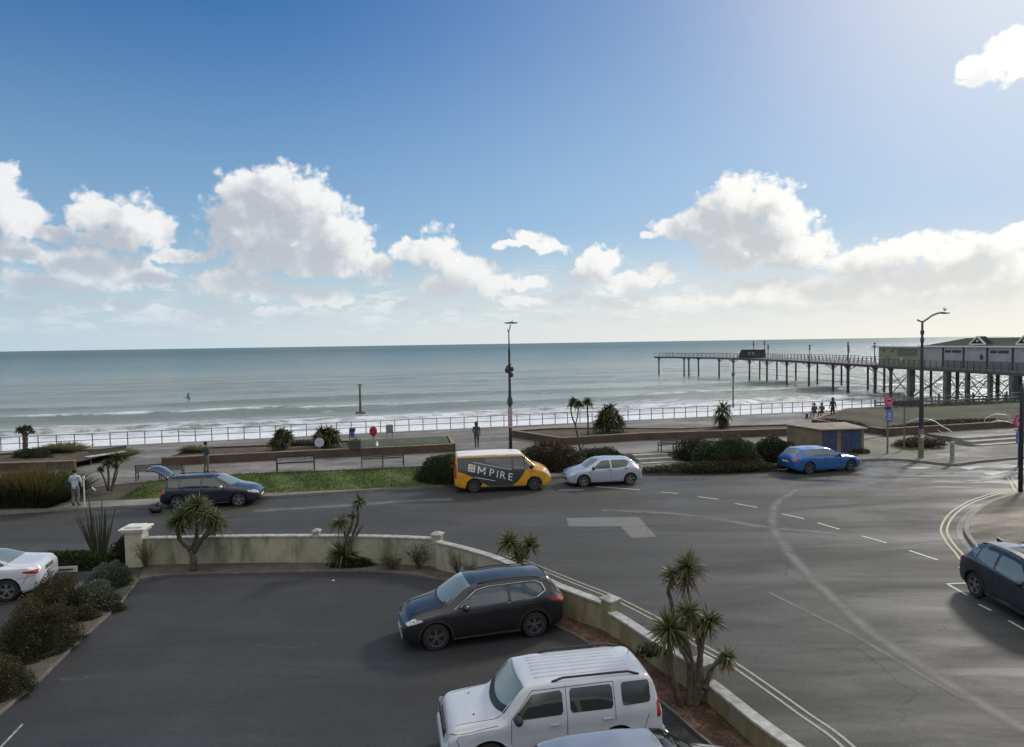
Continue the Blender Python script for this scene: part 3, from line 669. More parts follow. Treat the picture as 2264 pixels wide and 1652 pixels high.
# ------------------------------------------------------------------ benches
M_dkwood = mat('dark_bench_slat', (.06, .055, .05), .6, var=.3); M_iron = mat('black_iron', (.02, .02, .022), .45)
M_seat = mat('sunlit_seat_slat', (.26, .235, .21), .6, var=.2)  # pale tone puts sunlight into the colour of the seats
def bench(loc, rz, L, label, kind):
    r = empty('bench', loc, rz, label=label, cat='bench', group='benches facing the sea')
    for x in (-L/2, 0, L/2) if kind != 'v' else (-L/2, L/2):
        mb = MB(); mb.box((x, .02, .22), (.05, .05, .44)); mb.box((x, .45, .22), (.05, .05, .44)); mb.box((x, .24, .43), (.05, .5, .04))
        mb.tube([(x, .03, .42), (x, -.06, .88)], .028, 6)
        if x: mb.tube([(x, .0, .62), (x, .48, .62), (x, .46, .44)], .022, 6)
        mb.build('end_frame', M_iron, r)
    if kind == 'v':
        mb = MB(); mb.box((0, -.01, .5), (L, .04, .07)); mb.box((0, -.06, .86), (L, .04, .08)); mb.build('back_rail', M_iron, r)
        mb = MB()
        for i in range(21):
            x = -L/2+.09+i*(L-.18)/20; mb.box((x, -.035, .68), (.05, .025, .36), T=Matrix.Rotation(R(8), 3, 'X'))
        mb.build('backrest', mat('silvered_slat', (.5, .5, .47), .5, var=.2), r)
    else:
        for i in range(4):
            mb = MB(); mb.box((0, .0-.022*i, .54+.1*i), (L, .03, .06)); mb.build('back_slat', M_dkwood, r)
    mb = MB()
    for i in range(4): mb.box((0, .08+.11*i, .465), (L-.02, .085, .03))
    mb.build('seat', M_seat if kind != 'd' else M_dkwood, r)
    return r
ang = math.atan2(SA.y, SA.x)
bench(tuple(G(348, 1062, PZ)+Vector((0, .2, 0))), R(14), 2.3, 'dark slatted bench beyond the raised tailgate of the estate car', 'h')
bench(tuple(G(651, 1043, PZ)+Vector((0, .2, 0))), R(13), 2.05, 'black bench with a back of upright pale slats', 'v')
bench(tuple(G(845, 1034.5, PZ)+Vector((0, .25, 0))), R(13), 2.4, 'open slatted bench with a seat coloured pale for sunlight left of the round bush', 'h')
bench(tuple(G(1498, 1000, PZ)+Vector((0, .3, 0))), R(14), 2.1, 'slatted bench partly behind the bushes at the top of the short steps', 'd')
r = empty('bench', tuple(G(196, 1027, PZ)), R(62), label='bench seen end on with a pale plank seat by the left planter', cat='bench', group='benches facing the sea')
for x in (0, 2.2):
    mb = MB(); mb.box((x, .0, .22), (.09, .5, .46)); mb.build('leg', M_dkwood, r)
mb = MB(); mb.box((1.1, 0, .48), (2.4, .45, .05)); mb.build('seat', mat('pale_plank', (.5, .48, .44), .5), r)
mb = MB(); mb.box((1.1, -.22, .8), (2.4, .04, .16)); mb.build('backrest', M_dkwood, r)

# ------------------------------------------------------------------ plants
CORD = leafmat('cordyline_leaf', [(0, (.04, .055, .02)), (.5, (.095, .12, .04)), (.85, (.19, .2, .09)), (1, (.27, .22, .13))], .45)
CORDD = leafmat('cordyline_dead_leaf', [(0, (.11, .075, .045)), (1, (.24, .17, .11))], .7)
CORDF = leafmat('dark_palm_leaf', [(0, (.02, .03, .01)), (.6, (.055, .07, .02)), (1, (.16, .15, .06))], .5)
TRUNK = mat('fibrous_trunk', (.085, .07, .05), .9, var=.45, vscale=9, bump=.8, bscale=25)
def swords(c, L, n, w=.035, lo=-.5, droop=.5, rnd=np.random):
    """n tapered sword leaves rooted at c"""
    z = rnd.uniform(lo, 1, n); th = rnd.uniform(0, 6.283, n); h = np.sqrt(1-z*z)
    d = np.stack([h*np.cos(th), h*np.sin(th), z], 1); Ls = L*rnd.uniform(.65, 1.05, n)
    side = np.cross(d, [0, 0, 1.]); side /= np.linalg.norm(side, axis=1)[:, None]+1e-6
    tw = rnd.uniform(-1, 1, n)[:, None]; nn_ = np.cross(side, d); side = side*np.cos(tw)+nn_*np.sin(tw)
    ts = (0.04, .35, .7, 1.); ws = (.6, 1., .8, .05); V = []; dr_ = rnd.uniform(.2, 2.0, n)
    for t_, w_ in zip(ts, ws):
        p = np.array(c)+d*(Ls*t_)[:, None]; p[:, 2] -= droop*dr_*(Ls*t_*t_)*(.25+h*.5)
        V += [p-side*w*w_/2, p+side*w*w_/2]
    V = np.stack(V, 1).reshape(-1, 3); b = np.arange(n)*8
    Fs = np.concatenate([np.stack([b+2*k, b+2*k+1, b+2*k+3, b+2*k+2], 1) for k in range(3)], 0)
    rn = np.tile(np.clip(rnd.rand(n)*.85+.1*(z > .2), 0, 1), 3)
    return V, Fs, rn
def heads_mesh(name, specs, m, parent, w=.035, **kw):
    Vs = []; Fs = []; Rn = []; k = 0
    for c, L, n in specs:
        V, Fa, rn = swords(c, L, n, w, **kw); Vs.append(V); Fs.append(Fa+k); Rn.append(rn); k += len(V)
    return rawmesh(name, np.concatenate(Vs), np.concatenate(Fs), np.concatenate(Rn), m, parent)
def curve(pts, k=5): return dens([Vector(p) for p in pts], k)
def cordyline(base, trunks, heads, label, cat='cordyline tree', dead=(), w=.035, lm=None, name='cordyline', group='cordyline trees', lo=-.5, droop=.5):
    """trunks: (points, r0, r1) ; heads: (centre, leaf length, leaf count), all relative to the base"""
    r = empty(name, tuple(base), label=label, cat=cat, group=group)
    for pts, r0, r1 in trunks:
        c = curve(pts); mb = MB(); mb.tube(c, [(r0+(r1-r0)*i/(len(c)-1))*(1+.12*math.sin(i*2.3)) for i in range(len(c))], 8); mb.build('trunk', TRUNK, r, smooth=True)
    for h in heads: heads_mesh('crown', [h], lm or CORD, r, w, lo=lo, droop=droop)
    if dead: heads_mesh('dead_leaves', dead, CORDD, r, w*.8, lo=-1, droop=.6)
    return r
def D3(base, z0=None):           # offset from the base of a point seen at (u,v), at the base's own distance
    return lambda u, v, dy=0.: tuple(P(u, v, base.y+dy)-base)
# the big one by the pillar
b = G(428, 1260, .04); f = D3(b)
cordyline(b, [([(0, 0, 0), f(427, 1228), f(420, 1212, .1)], .13, .11), ([f(422, 1215), f(400, 1195), f(393, 1172, -.1), f(398, 1150, -.2)], .09, .06),
              ([f(424, 1214), f(434, 1190, .1), f(436, 1165, .1), f(435, 1140, .2)], .085, .055), ([f(430, 1220), f(448, 1190, -.1), f(468, 1175, -.15), f(476, 1155, -.1)], .09, .06)],
          [(f(397, 1150, -.15), .62, 260), (f(415, 1128, .2), .62, 240), (f(440, 1122, .1), .68, 300), (f(474, 1148, -.1), .62, 260), (f(455, 1135, -.3), .5, 160)],
          'bushy cordyline with a forked trunk in front of the wall by the gate pillar', w=.045,
          dead=[(f(400, 1165, -.1), .35, 60), (f(470, 1168, -.1), .35, 60)])
b = G(766, 1249, .04); f = D3(b)
cordyline(b, [([(0, 0, 0), f(767, 1220), f(768, 1190, .05), f(772, 1175), f(779, 1155), f(780, 1130)], .07, .035), ([f(768, 1215), f(766, 1190), f(758, 1172), f(752, 1160)], .06, .035),
              ([f(770, 1240), f(776, 1200), f(785, 1170, .1), f(792, 1150), f(791, 1125), f(795, 1110)], .06, .035), ([f(787, 1185), f(795, 1172), f(803, 1160)], .045, .02)],
          [(f(752, 1156), .52, 170), (f(795, 1108), .42, 90), (f(778, 1140), .3, 40)], 'spindly cordyline with one tall bent stem against the middle of the wall', w=.04)
b = G(757, 1248, .04)+Vector((0, .1, 0)); heads_c = [((0, 0, .28), .85, 260)]
o = heads_mesh('spiky_shrub', heads_c, CORD, None, .045, lo=.0, droop=.55); o.location = b
tag(o, 'low spiky shrub clump at the foot of the spindly cordyline', 'shrub')
b = G(1143, 1268, .04)+Vector((.15, .7, 0)); f = D3(b)
cordyline(b, [([(0, 0, 0), f(1144, 1235), f(1132, 1215)], .07, .045), ([(0.05, 0, .3), f(1160, 1230), f(1170, 1215)], .06, .045)],
          [(f(1127, 1200), .58, 200), (f(1172, 1203), .55, 180), (f(1149, 1222), .45, 130)], 'twin headed cordyline standing beyond the roof of the black car', w=.045, dead=[(f(1150, 1225), .4, 60)])
b = Vector((3.50, 13.72, .04)); f = D3(b)
cordyline(b, [([f(1505, 1562), f(1494, 1525, -.05), f(1482, 1480, -.1), f(1482, 1425, -.1), f(1481, 1398, -.1)], .075, .05), ([f(1524, 1560), f(1527, 1500, .1), f(1524, 1450, .2), f(1510, 1405, .2), f(1512, 1375, .2)], .09, .06),
              ([f(1524, 1470), f(1500, 1420, .1), f(1492, 1390, .1), f(1484, 1330, .1), f(1478, 1310, .1), f(1482, 1292), f(1502, 1272), f(1513, 1262)], .05, .035), ([f(1484, 1300), f(1490, 1285), f(1484, 1272)], .035, .025),
              ([f(1530, 1560), f(1545, 1500), f(1548, 1450), f(1556, 1400), f(1566, 1375)], .08, .045), ([f(1548, 1440), f(1540, 1400), f(1528, 1370), f(1524, 1350)], .05, .035),
              ([f(1536, 1562), f(1558, 1520), f(1576, 1475), f(1604, 1452)], .08, .035)],
          [(f(1521, 1254), .5, 230), (f(1484, 1268), .32, 80), (f(1523, 1352, .1), .42, 170), (f(1567, 1372), .45, 200), (f(1479, 1392, -.15), .58, 300), (f(1606, 1450), .3, 90)],
          'tall many stemmed cordyline leaning over the right hand wall', w=.028, droop=.4,
          dead=[(f(1516, 1285), .4, 60), (f(1500, 1395), .35, 60), (f(1545, 1385), .35, 60), (f(1520, 1272), .35, 90), (f(1484, 1285), .25, 40), (f(1522, 1368), .4, 80), (f(1567, 1388), .3, 50), (f(1480, 1408), .4, 80), (f(1606, 1462), .25, 60)])
# promenade cordylines and palms
b = G(242, 1085, .4); f = D3(b)
cordyline(b, [([(-.1, 0, 0), f(231, 1060), f(222, 1040)], .05, .04), ([(-.05, 0, 0), f(240, 1050), f(238, 1030)], .06, .05), ([(.1, 0, 0), f(252, 1055), f(258, 1030), f(259, 1015)], .06, .04), ([(.1, 0, 0), f(258, 1050), f(262, 1030), f(273, 1020)], .04, .02)],
          [(f(222, 1038), .28, 90), (f(238, 1024), .36, 130), (f(260, 1012), .42, 150), (f(255, 1028), .25, 70)], 'clump of three upright cordylines on the earth verge', lm=CORDF, w=.05)
b = G(55, 999, .85); f = D3(b)
cordyline(b, [([(0, 0, 0), f(56, 975), f(54, 955)], .16, .15), ([f(56, 965), f(64, 958), f(70, 953)], .07, .04), ([f(54, 960), f(46, 956), f(42, 952)], .07, .05)],
          [(f(44, 950), .38, 120), (f(57, 948), .45, 140), (f(66, 947), .3, 80), (f(72, 955), .22, 40)], 'single stout trunked palm at the far left in front of the surf', cat='palm tree', lm=CORDF, w=.07, name='palm_tree', group='palms on the promenade')
def fan(u, v, w_, h_, label, z=.85, nh=9, L=.7, lean=0.):
    b = G(u, v, z); k = 680/b.y/.4523; W = w_/k/2; Hh = h_/k; rs = np.random.RandomState(int(u))
    hs = []; tr = []
    for i in range(nh):
        a = i/(nh-1)*6.28*1.6; q = rs.uniform(.25, 1); c = (W*.62*q*math.cos(a), W*.5*q*math.sin(a), Hh*(.25+.55*rs.rand()*(1.15-q*.5)))
        hs.append((c, L, 75)); 
    tr.append(([(0, 0, 0), (0, 0, Hh*.3), (W*.1, 0, Hh*.68)], .16, .1)); hs.append(((W*.1, 0, Hh*.72), L*1.0, 120))
    return cordyline(b, tr, hs, label, cat='palm tree', lm=CORDF, w=.09, name='palm_tree', group='palms on the promenade', lo=-.6, droop=.7)
fan(622, 996, 58, 58, 'bushy fan palm in the long planter, left of the round white sign', L=.62)
fan(722, 990, 74, 52, 'spreading bushy palm in the long planter behind the round white sign', L=.66, nh=12)
fan(1346, 957, 82, 76, 'broad dense palm beside the tall cordylines in the earth planter', L=.8, nh=13)
b = G(1597, 946, .9); f = D3(b)
cordyline(b, [([(0, 0, 0), f(1596, 925), f(1598, 905)], .16, .12)], [(f(1598, 903), .95, 90), (f(1594, 925), .7, 120), (f(1602, 930), .6, 90)], 'lone palm with arching fronds above the round green bush', cat='palm tree', lm=CORDF, w=.1, droop=.9, name='palm_tree', group='palms on the promenade')
b = G(1283, 1022, .4); f = D3(b)
cordyline(b, [([(0, 0, 0), f(1282, 990), f(1278, 970), f(1272, 940), f(1266, 925), f(1262, 905), f(1266, 890)], .07, .035), ([f(1272, 940), f(1277, 920), f(1279, 900)], .04, .035), ([f(1282, 1000), f(1290, 985), f(1296, 970)], .045, .02)],
          [(f(1267, 886), .42, 120), (f(1280, 892), .4, 110), (f(1262, 895), .3, 60)], 'tall cordyline with thin curving stems behind the yellow van', lm=CORDF, w=.06, droop=.7)
b = G(1300, 962, .9); f = D3(b)
cordyline(b, [([(0, 0, 0), f(1300, 930), f(1298, 895)], .07, .05)], [(f(1298, 888), .55, 150)], 'straight stemmed cordyline just left of the broad palm', lm=CORDF, w=.07, droop=.8)
# flax by the drive
def blade_fan(base, n, L, label, w, spread, m, name, cat, **kw):
    Vs = []; rs = np.random.RandomState(3); Fs = []; Rn = []
    for i in range(n):
        th = rs.uniform(0, 6.28); ti = spread*rs.uniform(.1, 1); d = Vector((math.cos(th)*math.sin(ti), math.sin(th)*math.sin(ti)*.6, math.cos(ti))); l = L*rs.uniform(.45, 1)
        s = Vector((1, .3*rs.randn(), 0)).normalized()*w/2; k = len(Vs)
        for t_, ww in ((0, 1), (.5, .9), (.85, .6), (1, .08)):
            p = d*l*t_+Vector((0.12*rs.randn()*0, 0, 0))+Vector((math.cos(th), math.sin(th), 0))*.12; Vs += [tuple(p-s*ww), tuple(p+s*ww)]
        for j in range(3): Fs.append((k+2*j, k+2*j+1, k+2*j+3, k+2*j+2)); Rn.append(rs.rand())
    o = rawmesh(name, np.array(Vs), np.array(Fs), np.array(Rn), m); o.location = base; return tag(o, label, cat, **kw)
FLAX = leafmat('flax_leaf', [(0, (.03, .035, .022)), (1, (.075, .08, .05))], .5)
blade_fan(G(222, 1240, .05), 30, 2.55, 'flax plant with long dark upright blades beside the drive', .07, .42, FLAX, 'flax_plant', 'flax')

def bush(name, c, rad, n, leaf, m, label=None, cat='bush', group=None, seed=1, core=None, flat=0., aspect=2.2, up=0., rz=0., inner=.5, parent=None, rough=.35):
    rs = np.random.RandomState(seed); d = rs.randn(n, 3); d /= np.linalg.norm(d, axis=1)[:, None]; d[:, 2] = np.abs(d[:, 2])*1.0-.12
    f = 1+rough*(vnoise(d[:, 0]*2.4+9+seed, d[:, 1]*2.4+9+d[:, 2]*2.1, seed)*1.2+.5*vnoise(d[:, 0]*6+30, d[:, 2]*6+30+d[:, 1]*5, seed+1))
    r_ = f*(inner+(1-inner)*rs.rand(n)**.5)
    p = d*r_[:, None]; p = p*np.array(rad); cz, sz = math.cos(rz), math.sin(rz); p = np.stack([p[:, 0]*cz-p[:, 1]*sz, p[:, 0]*sz+p[:, 1]*cz, np.maximum(p[:, 2], .0)], 1)
    a = rs.randn(n, 3)+d*.8+np.array([0, 0, up]); a /= np.linalg.norm(a, axis=1)[:, None]; b = np.cross(a, rs.randn(n, 3)); b /= np.linalg.norm(b, axis=1)[:, None]
    l = leaf*rs.uniform(.6, 1.4, n)[:, None]; w = l/aspect
    V = np.stack([p, p+a*l*.5+b*w*.5, p+a*l, p+a*l*.5-b*w*.5], 1).reshape(-1, 3); Fs = np.arange(n*4).reshape(-1, 4)
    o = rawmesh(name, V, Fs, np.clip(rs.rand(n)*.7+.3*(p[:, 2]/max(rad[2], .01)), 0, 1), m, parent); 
    if parent is None: o.location = c
    if label: tag(o, label, cat, group)
    # woody inside
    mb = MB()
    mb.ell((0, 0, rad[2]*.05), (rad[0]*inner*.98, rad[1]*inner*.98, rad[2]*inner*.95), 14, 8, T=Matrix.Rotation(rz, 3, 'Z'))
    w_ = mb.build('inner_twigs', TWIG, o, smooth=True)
    return o
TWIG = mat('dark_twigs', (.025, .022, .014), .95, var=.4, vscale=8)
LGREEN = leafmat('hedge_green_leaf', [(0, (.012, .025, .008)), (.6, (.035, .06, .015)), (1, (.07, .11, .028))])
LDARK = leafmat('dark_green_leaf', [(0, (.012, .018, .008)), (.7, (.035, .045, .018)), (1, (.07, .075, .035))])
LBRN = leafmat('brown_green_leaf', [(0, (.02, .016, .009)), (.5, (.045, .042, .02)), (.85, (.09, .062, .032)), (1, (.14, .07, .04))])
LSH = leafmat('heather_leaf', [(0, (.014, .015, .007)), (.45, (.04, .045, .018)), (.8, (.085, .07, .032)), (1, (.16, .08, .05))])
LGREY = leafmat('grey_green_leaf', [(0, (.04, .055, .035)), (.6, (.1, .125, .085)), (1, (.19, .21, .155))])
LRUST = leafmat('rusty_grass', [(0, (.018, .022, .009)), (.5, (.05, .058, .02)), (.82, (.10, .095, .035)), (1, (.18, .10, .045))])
LSTRAW = leafmat('straw_leaf', [(0, (.06, .06, .03)), (1, (.2, .18, .1))])
g0 = lambda u, v, z=.05: G(u, v, z)
# hedge line by the drive
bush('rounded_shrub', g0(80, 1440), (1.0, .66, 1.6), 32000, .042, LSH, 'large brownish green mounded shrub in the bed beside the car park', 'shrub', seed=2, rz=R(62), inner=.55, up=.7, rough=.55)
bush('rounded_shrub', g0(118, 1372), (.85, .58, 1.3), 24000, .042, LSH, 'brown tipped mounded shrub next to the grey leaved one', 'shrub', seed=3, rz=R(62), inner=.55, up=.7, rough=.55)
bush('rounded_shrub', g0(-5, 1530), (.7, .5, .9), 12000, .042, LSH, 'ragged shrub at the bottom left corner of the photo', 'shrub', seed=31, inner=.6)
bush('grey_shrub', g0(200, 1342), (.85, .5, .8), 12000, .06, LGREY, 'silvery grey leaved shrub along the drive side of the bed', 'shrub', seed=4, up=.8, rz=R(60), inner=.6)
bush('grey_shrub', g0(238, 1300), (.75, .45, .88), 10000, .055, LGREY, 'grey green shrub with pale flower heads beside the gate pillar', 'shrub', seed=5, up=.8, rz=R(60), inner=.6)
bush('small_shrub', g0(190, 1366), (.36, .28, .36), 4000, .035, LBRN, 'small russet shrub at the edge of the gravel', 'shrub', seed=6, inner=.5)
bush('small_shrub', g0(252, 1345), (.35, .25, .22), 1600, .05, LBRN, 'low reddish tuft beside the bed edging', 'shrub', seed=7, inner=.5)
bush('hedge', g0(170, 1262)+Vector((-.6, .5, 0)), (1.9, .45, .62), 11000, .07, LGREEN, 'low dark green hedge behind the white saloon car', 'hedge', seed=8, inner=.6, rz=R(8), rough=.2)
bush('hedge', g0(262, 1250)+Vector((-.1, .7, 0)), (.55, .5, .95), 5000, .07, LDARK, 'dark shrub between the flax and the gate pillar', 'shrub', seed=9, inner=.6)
for i, (u, v) in enumerate(((422/2.264, 0),)): pass
for i, (u, v, r_) in enumerate(((243, 1221, .085), (235, 1234, .08), (250, 1232, .06))):
    pass
def twiggy(u, v, h, w, n, m, label, seed, leaf=.05, z=.05):
    rs = np.random.RandomState(seed); b = G(u, v, z); r = empty('twiggy_shrub', tuple(b), label=label, cat='shrub', group='small shrubs along the foot of the wall')
    mb = MB(); tips = []
    for i in range(26):
        a = rs.uniform(0, 6.28); s = rs.uniform(.2, 1); e = Vector((math.cos(a)*w*s, math.sin(a)*w*.6*s, h*rs.uniform(.55, 1))); m1 = e*.5+Vector((rs.randn()*.04, rs.randn()*.04, h*.08))
        mb.tube([(0, 0, 0), m1, e], [.014, .009, .004], 4, cap=False); tips.append(e); tips.append(m1)
    mb.build('branches', TRUNK, r)
    k = n; c = np.array([tips[i] for i in rs.randint(0, len(tips), k)])+rs.randn(k, 3)*.07; a = rs.randn(k, 3); a /= np.linalg.norm(a, axis=1)[:, None]; b_ = np.cross(a, rs.randn(k, 3)); b_ /= np.linalg.norm(b_, axis=1)[:, None]
    c[:, 2] = np.maximum(c[:, 2], .05)
    V = np.stack([c, c+a*leaf*.5+b_*leaf*.22, c+a*leaf, c+a*leaf*.5-b_*leaf*.22], 1).reshape(-1, 3)
    rawmesh('leaves', V, np.arange(k*4).reshape(-1, 4), rs.rand(k), m, r)
twiggy(323, 1255, .95, .5, 500, LSTRAW, 'sparse twiggy shrub against the wall next to the gate pillar', 11)
twiggy(925, 1258, .8, .42, 900, LDARK, 'dry headed dark shrub left of the wall pier', 12)
twiggy(1012, 1270, .75, .5, 900, LSTRAW, 'straw coloured shrub right of the wall pier', 13)
twiggy(1045, 1278, .5, .35, 500, LSTRAW, 'small pale shrub close behind the black car', 14)
twiggy(868, 1258, .42, .45, 900, LRUST, 'low rusty tuft at the foot of the wall', 15)
bush('ground_shrub', g0(775, 1250), (.75, .3, .32), 3500, .07, LDARK, 'low dark growth round the foot of the spindly cordyline', 'shrub', seed=16, inner=.5)
bush('wall_plant', G(1445, 1440, .55)+Vector((-.1, -.15, 0)), (.35, .15, .3), 700, .06, LDARK, 'small dark plant growing on the right hand wall', 'plant', seed=17, inner=.3)
# promenade side
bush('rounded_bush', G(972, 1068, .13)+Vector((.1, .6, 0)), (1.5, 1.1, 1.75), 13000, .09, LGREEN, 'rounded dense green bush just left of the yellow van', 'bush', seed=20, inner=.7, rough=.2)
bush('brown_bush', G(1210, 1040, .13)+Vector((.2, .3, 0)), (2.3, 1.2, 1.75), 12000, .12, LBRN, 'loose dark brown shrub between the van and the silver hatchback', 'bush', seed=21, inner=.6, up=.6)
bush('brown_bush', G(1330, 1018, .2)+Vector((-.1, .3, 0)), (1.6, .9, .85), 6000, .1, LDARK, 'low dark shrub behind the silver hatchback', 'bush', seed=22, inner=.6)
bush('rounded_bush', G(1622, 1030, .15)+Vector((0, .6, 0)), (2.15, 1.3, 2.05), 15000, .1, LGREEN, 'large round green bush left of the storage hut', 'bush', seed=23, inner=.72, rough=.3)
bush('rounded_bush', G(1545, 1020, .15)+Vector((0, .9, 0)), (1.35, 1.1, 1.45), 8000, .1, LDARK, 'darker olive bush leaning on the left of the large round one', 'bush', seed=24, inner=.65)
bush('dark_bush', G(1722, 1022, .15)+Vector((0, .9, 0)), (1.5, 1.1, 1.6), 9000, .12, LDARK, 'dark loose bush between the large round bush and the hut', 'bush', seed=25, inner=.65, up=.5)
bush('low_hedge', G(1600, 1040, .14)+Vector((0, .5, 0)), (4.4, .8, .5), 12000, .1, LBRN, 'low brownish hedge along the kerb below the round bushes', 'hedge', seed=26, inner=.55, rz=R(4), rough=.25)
def tuft(u, v, W, h, label, n=1500, m=None, z=.15, seed=1, name='grass_clump', cat='ornamental grass', dy=0.):
    b = G(u, v, z)+Vector((0, dy, 0)); rs = np.random.RandomState(seed); Vs = []; Fs = []; Rn = []
    for i in range(n):
        x, y = rs.uniform(-1, 1), rs.uniform(-1, 1); p = np.array([x*W*.55, y*W*.35, 0]); q = p*1.6+np.array([rs.randn()*.12, rs.randn()*.12, 0]); q[2] = h*rs.uniform(.5, 1)*(1-.45*x*x); w = .03
        k = len(Vs); mdl = p*.6+q*.4; mdl[2] = q[2]*.6
        for s_, ww in ((p, 1), (mdl, .8), (q, .1)): Vs += [s_-[w*ww, 0, 0], s_+[w*ww, 0, 0]]
        for j in range(2): Fs.append((k+2*j, k+2*j+1, k+2*j+3, k+2*j+2)); Rn.append(np.clip(q[2]/h*.75+rs.rand()*.3, 0, 1) if j else .1)
    o = rawmesh(name, np.array(Vs), np.array(Fs), np.array(Rn), m or LRUST); o.location = b; return tag(o, label, cat)
tuft(62, 1112, 3.1, 1.85, 'big rusty tipped clump of grass at the left edge of the verge', 3600, seed=3)
tuft(135, 1000, 2.0, .7, 'straw coloured grass mound in the left planter', 900, LSTRAW, z=.85, seed=4, name='grass_mound')
bush('dark_bush', G(70, 1012, .85), (1.2, .7, .75), 3000, .1, LDARK, 'dark bush at the foot of the stout trunked palm', 'bush', seed=27, inner=.5)
tuft(250, 1010, 2.0, .55, 'dry pinkish grass at the corner of the left planter', 900, LSTRAW, z=.6, seed=5, name='grass_mound')
tuft(428, 1000, 1.2, .5, 'yellowish low plants at the left end of the long planter', 500, LSTRAW, z=.85, seed=6, name='low_plants', cat='plant')
bush('low_scrub', G(668, 985, .85), (2.6, .6, .45), 4000, .09, LBRN, 'low brown scrub between the two bushy palms', 'shrub', seed=28, inner=.5)
bush('low_scrub', G(2060, 985, .3)+Vector((-.6, .3, 0)), (1.9, .9, .6), 5000, .09, LBRN, 'low brown scrub on the bank behind the curved armed street lamp', 'shrub', seed=29, inner=.5)
bush('low_scrub', G(1895, 1000, .2), (.8, .4, .3), 1500, .08, LGREEN, 'low green growth at the foot of the storage hut', 'shrub', seed=30, inner=.5)

def verge(name, a, b, w, h, n, m, label, seed, leaf=.1):
    mid = (a+b)/2; d = b-a; return bush(name, mid, (d.length/2, w, h), n, leaf, m, label, 'hedge', seed=seed, inner=.5, rz=math.atan2(d.y, d.x), rough=.3)
verge('low_hedge', sh(31, -4.2, PZ+.3), sh(58, -4.4, PZ+.3), .8, .55, 9000, LDARK, 'long dark low hedge at the back of the lawn bed by the sea railing', 41)
verge('low_hedge', D_[1]+Vector((.6, .7, PZ+.4)), D_[2]+Vector((-1, .7, PZ+.4)), .7, .35, 8000, LBRN, 'brownish low hedge along the front edge of the lawn bed', 42)
verge('low_hedge', D_[0]+Vector((.5, .2, PZ+.4)), D_[1]+Vector((-.3, .8, PZ+.4)), .5, .3, 2500, LDARK, 'short dark hedge at the left end of the lawn bed', 43)
# ------------------------------------------------------------------ cars
def paint(name, c, metal=.3, rough=.32, coat=1.): return mat(name, c, rough, metal, .5, coat=coat, var=.05, vscale=3)
GLASS = mat('car_glass', (.012, .016, .018), .05, 0, .9, ior=1.6)
SCREEN = mat('windscreen_glass', (.17, .21, .2), .1, 0, .9, ior=1.6)  # pale base colour stands in for bright sky mirrored in the glass
RUBBER = mat('tyre_rubber', (.018, .018, .018), .8); PLAST = mat('black_plastic', (.022, .022, .024), .55); CHROME = mat('chrome', (.75, .76, .78), .15, 1.)
ALLOY = mat('alloy_wheel', (.42, .43, .45), .3, .85); ALLOYD = mat('dark_wheel_recess', (.012, .012, .013), .6)
LAMP = mat('lamp_glass', (.55, .58, .6), .1, .3, .8); REDL = mat('tail_lamp', (.35, .02, .02), .15, 0, .8); AMBER = mat('amber_lens', (.55, .2, .02), .2)
SEAM = mat('panel_gap', (.01, .01, .01), .7); PLATE = mat('number_plate', (.6, .6, .56), .5); PLATEY = mat('yellow_number_plate', (.6, .48, .08), .5)
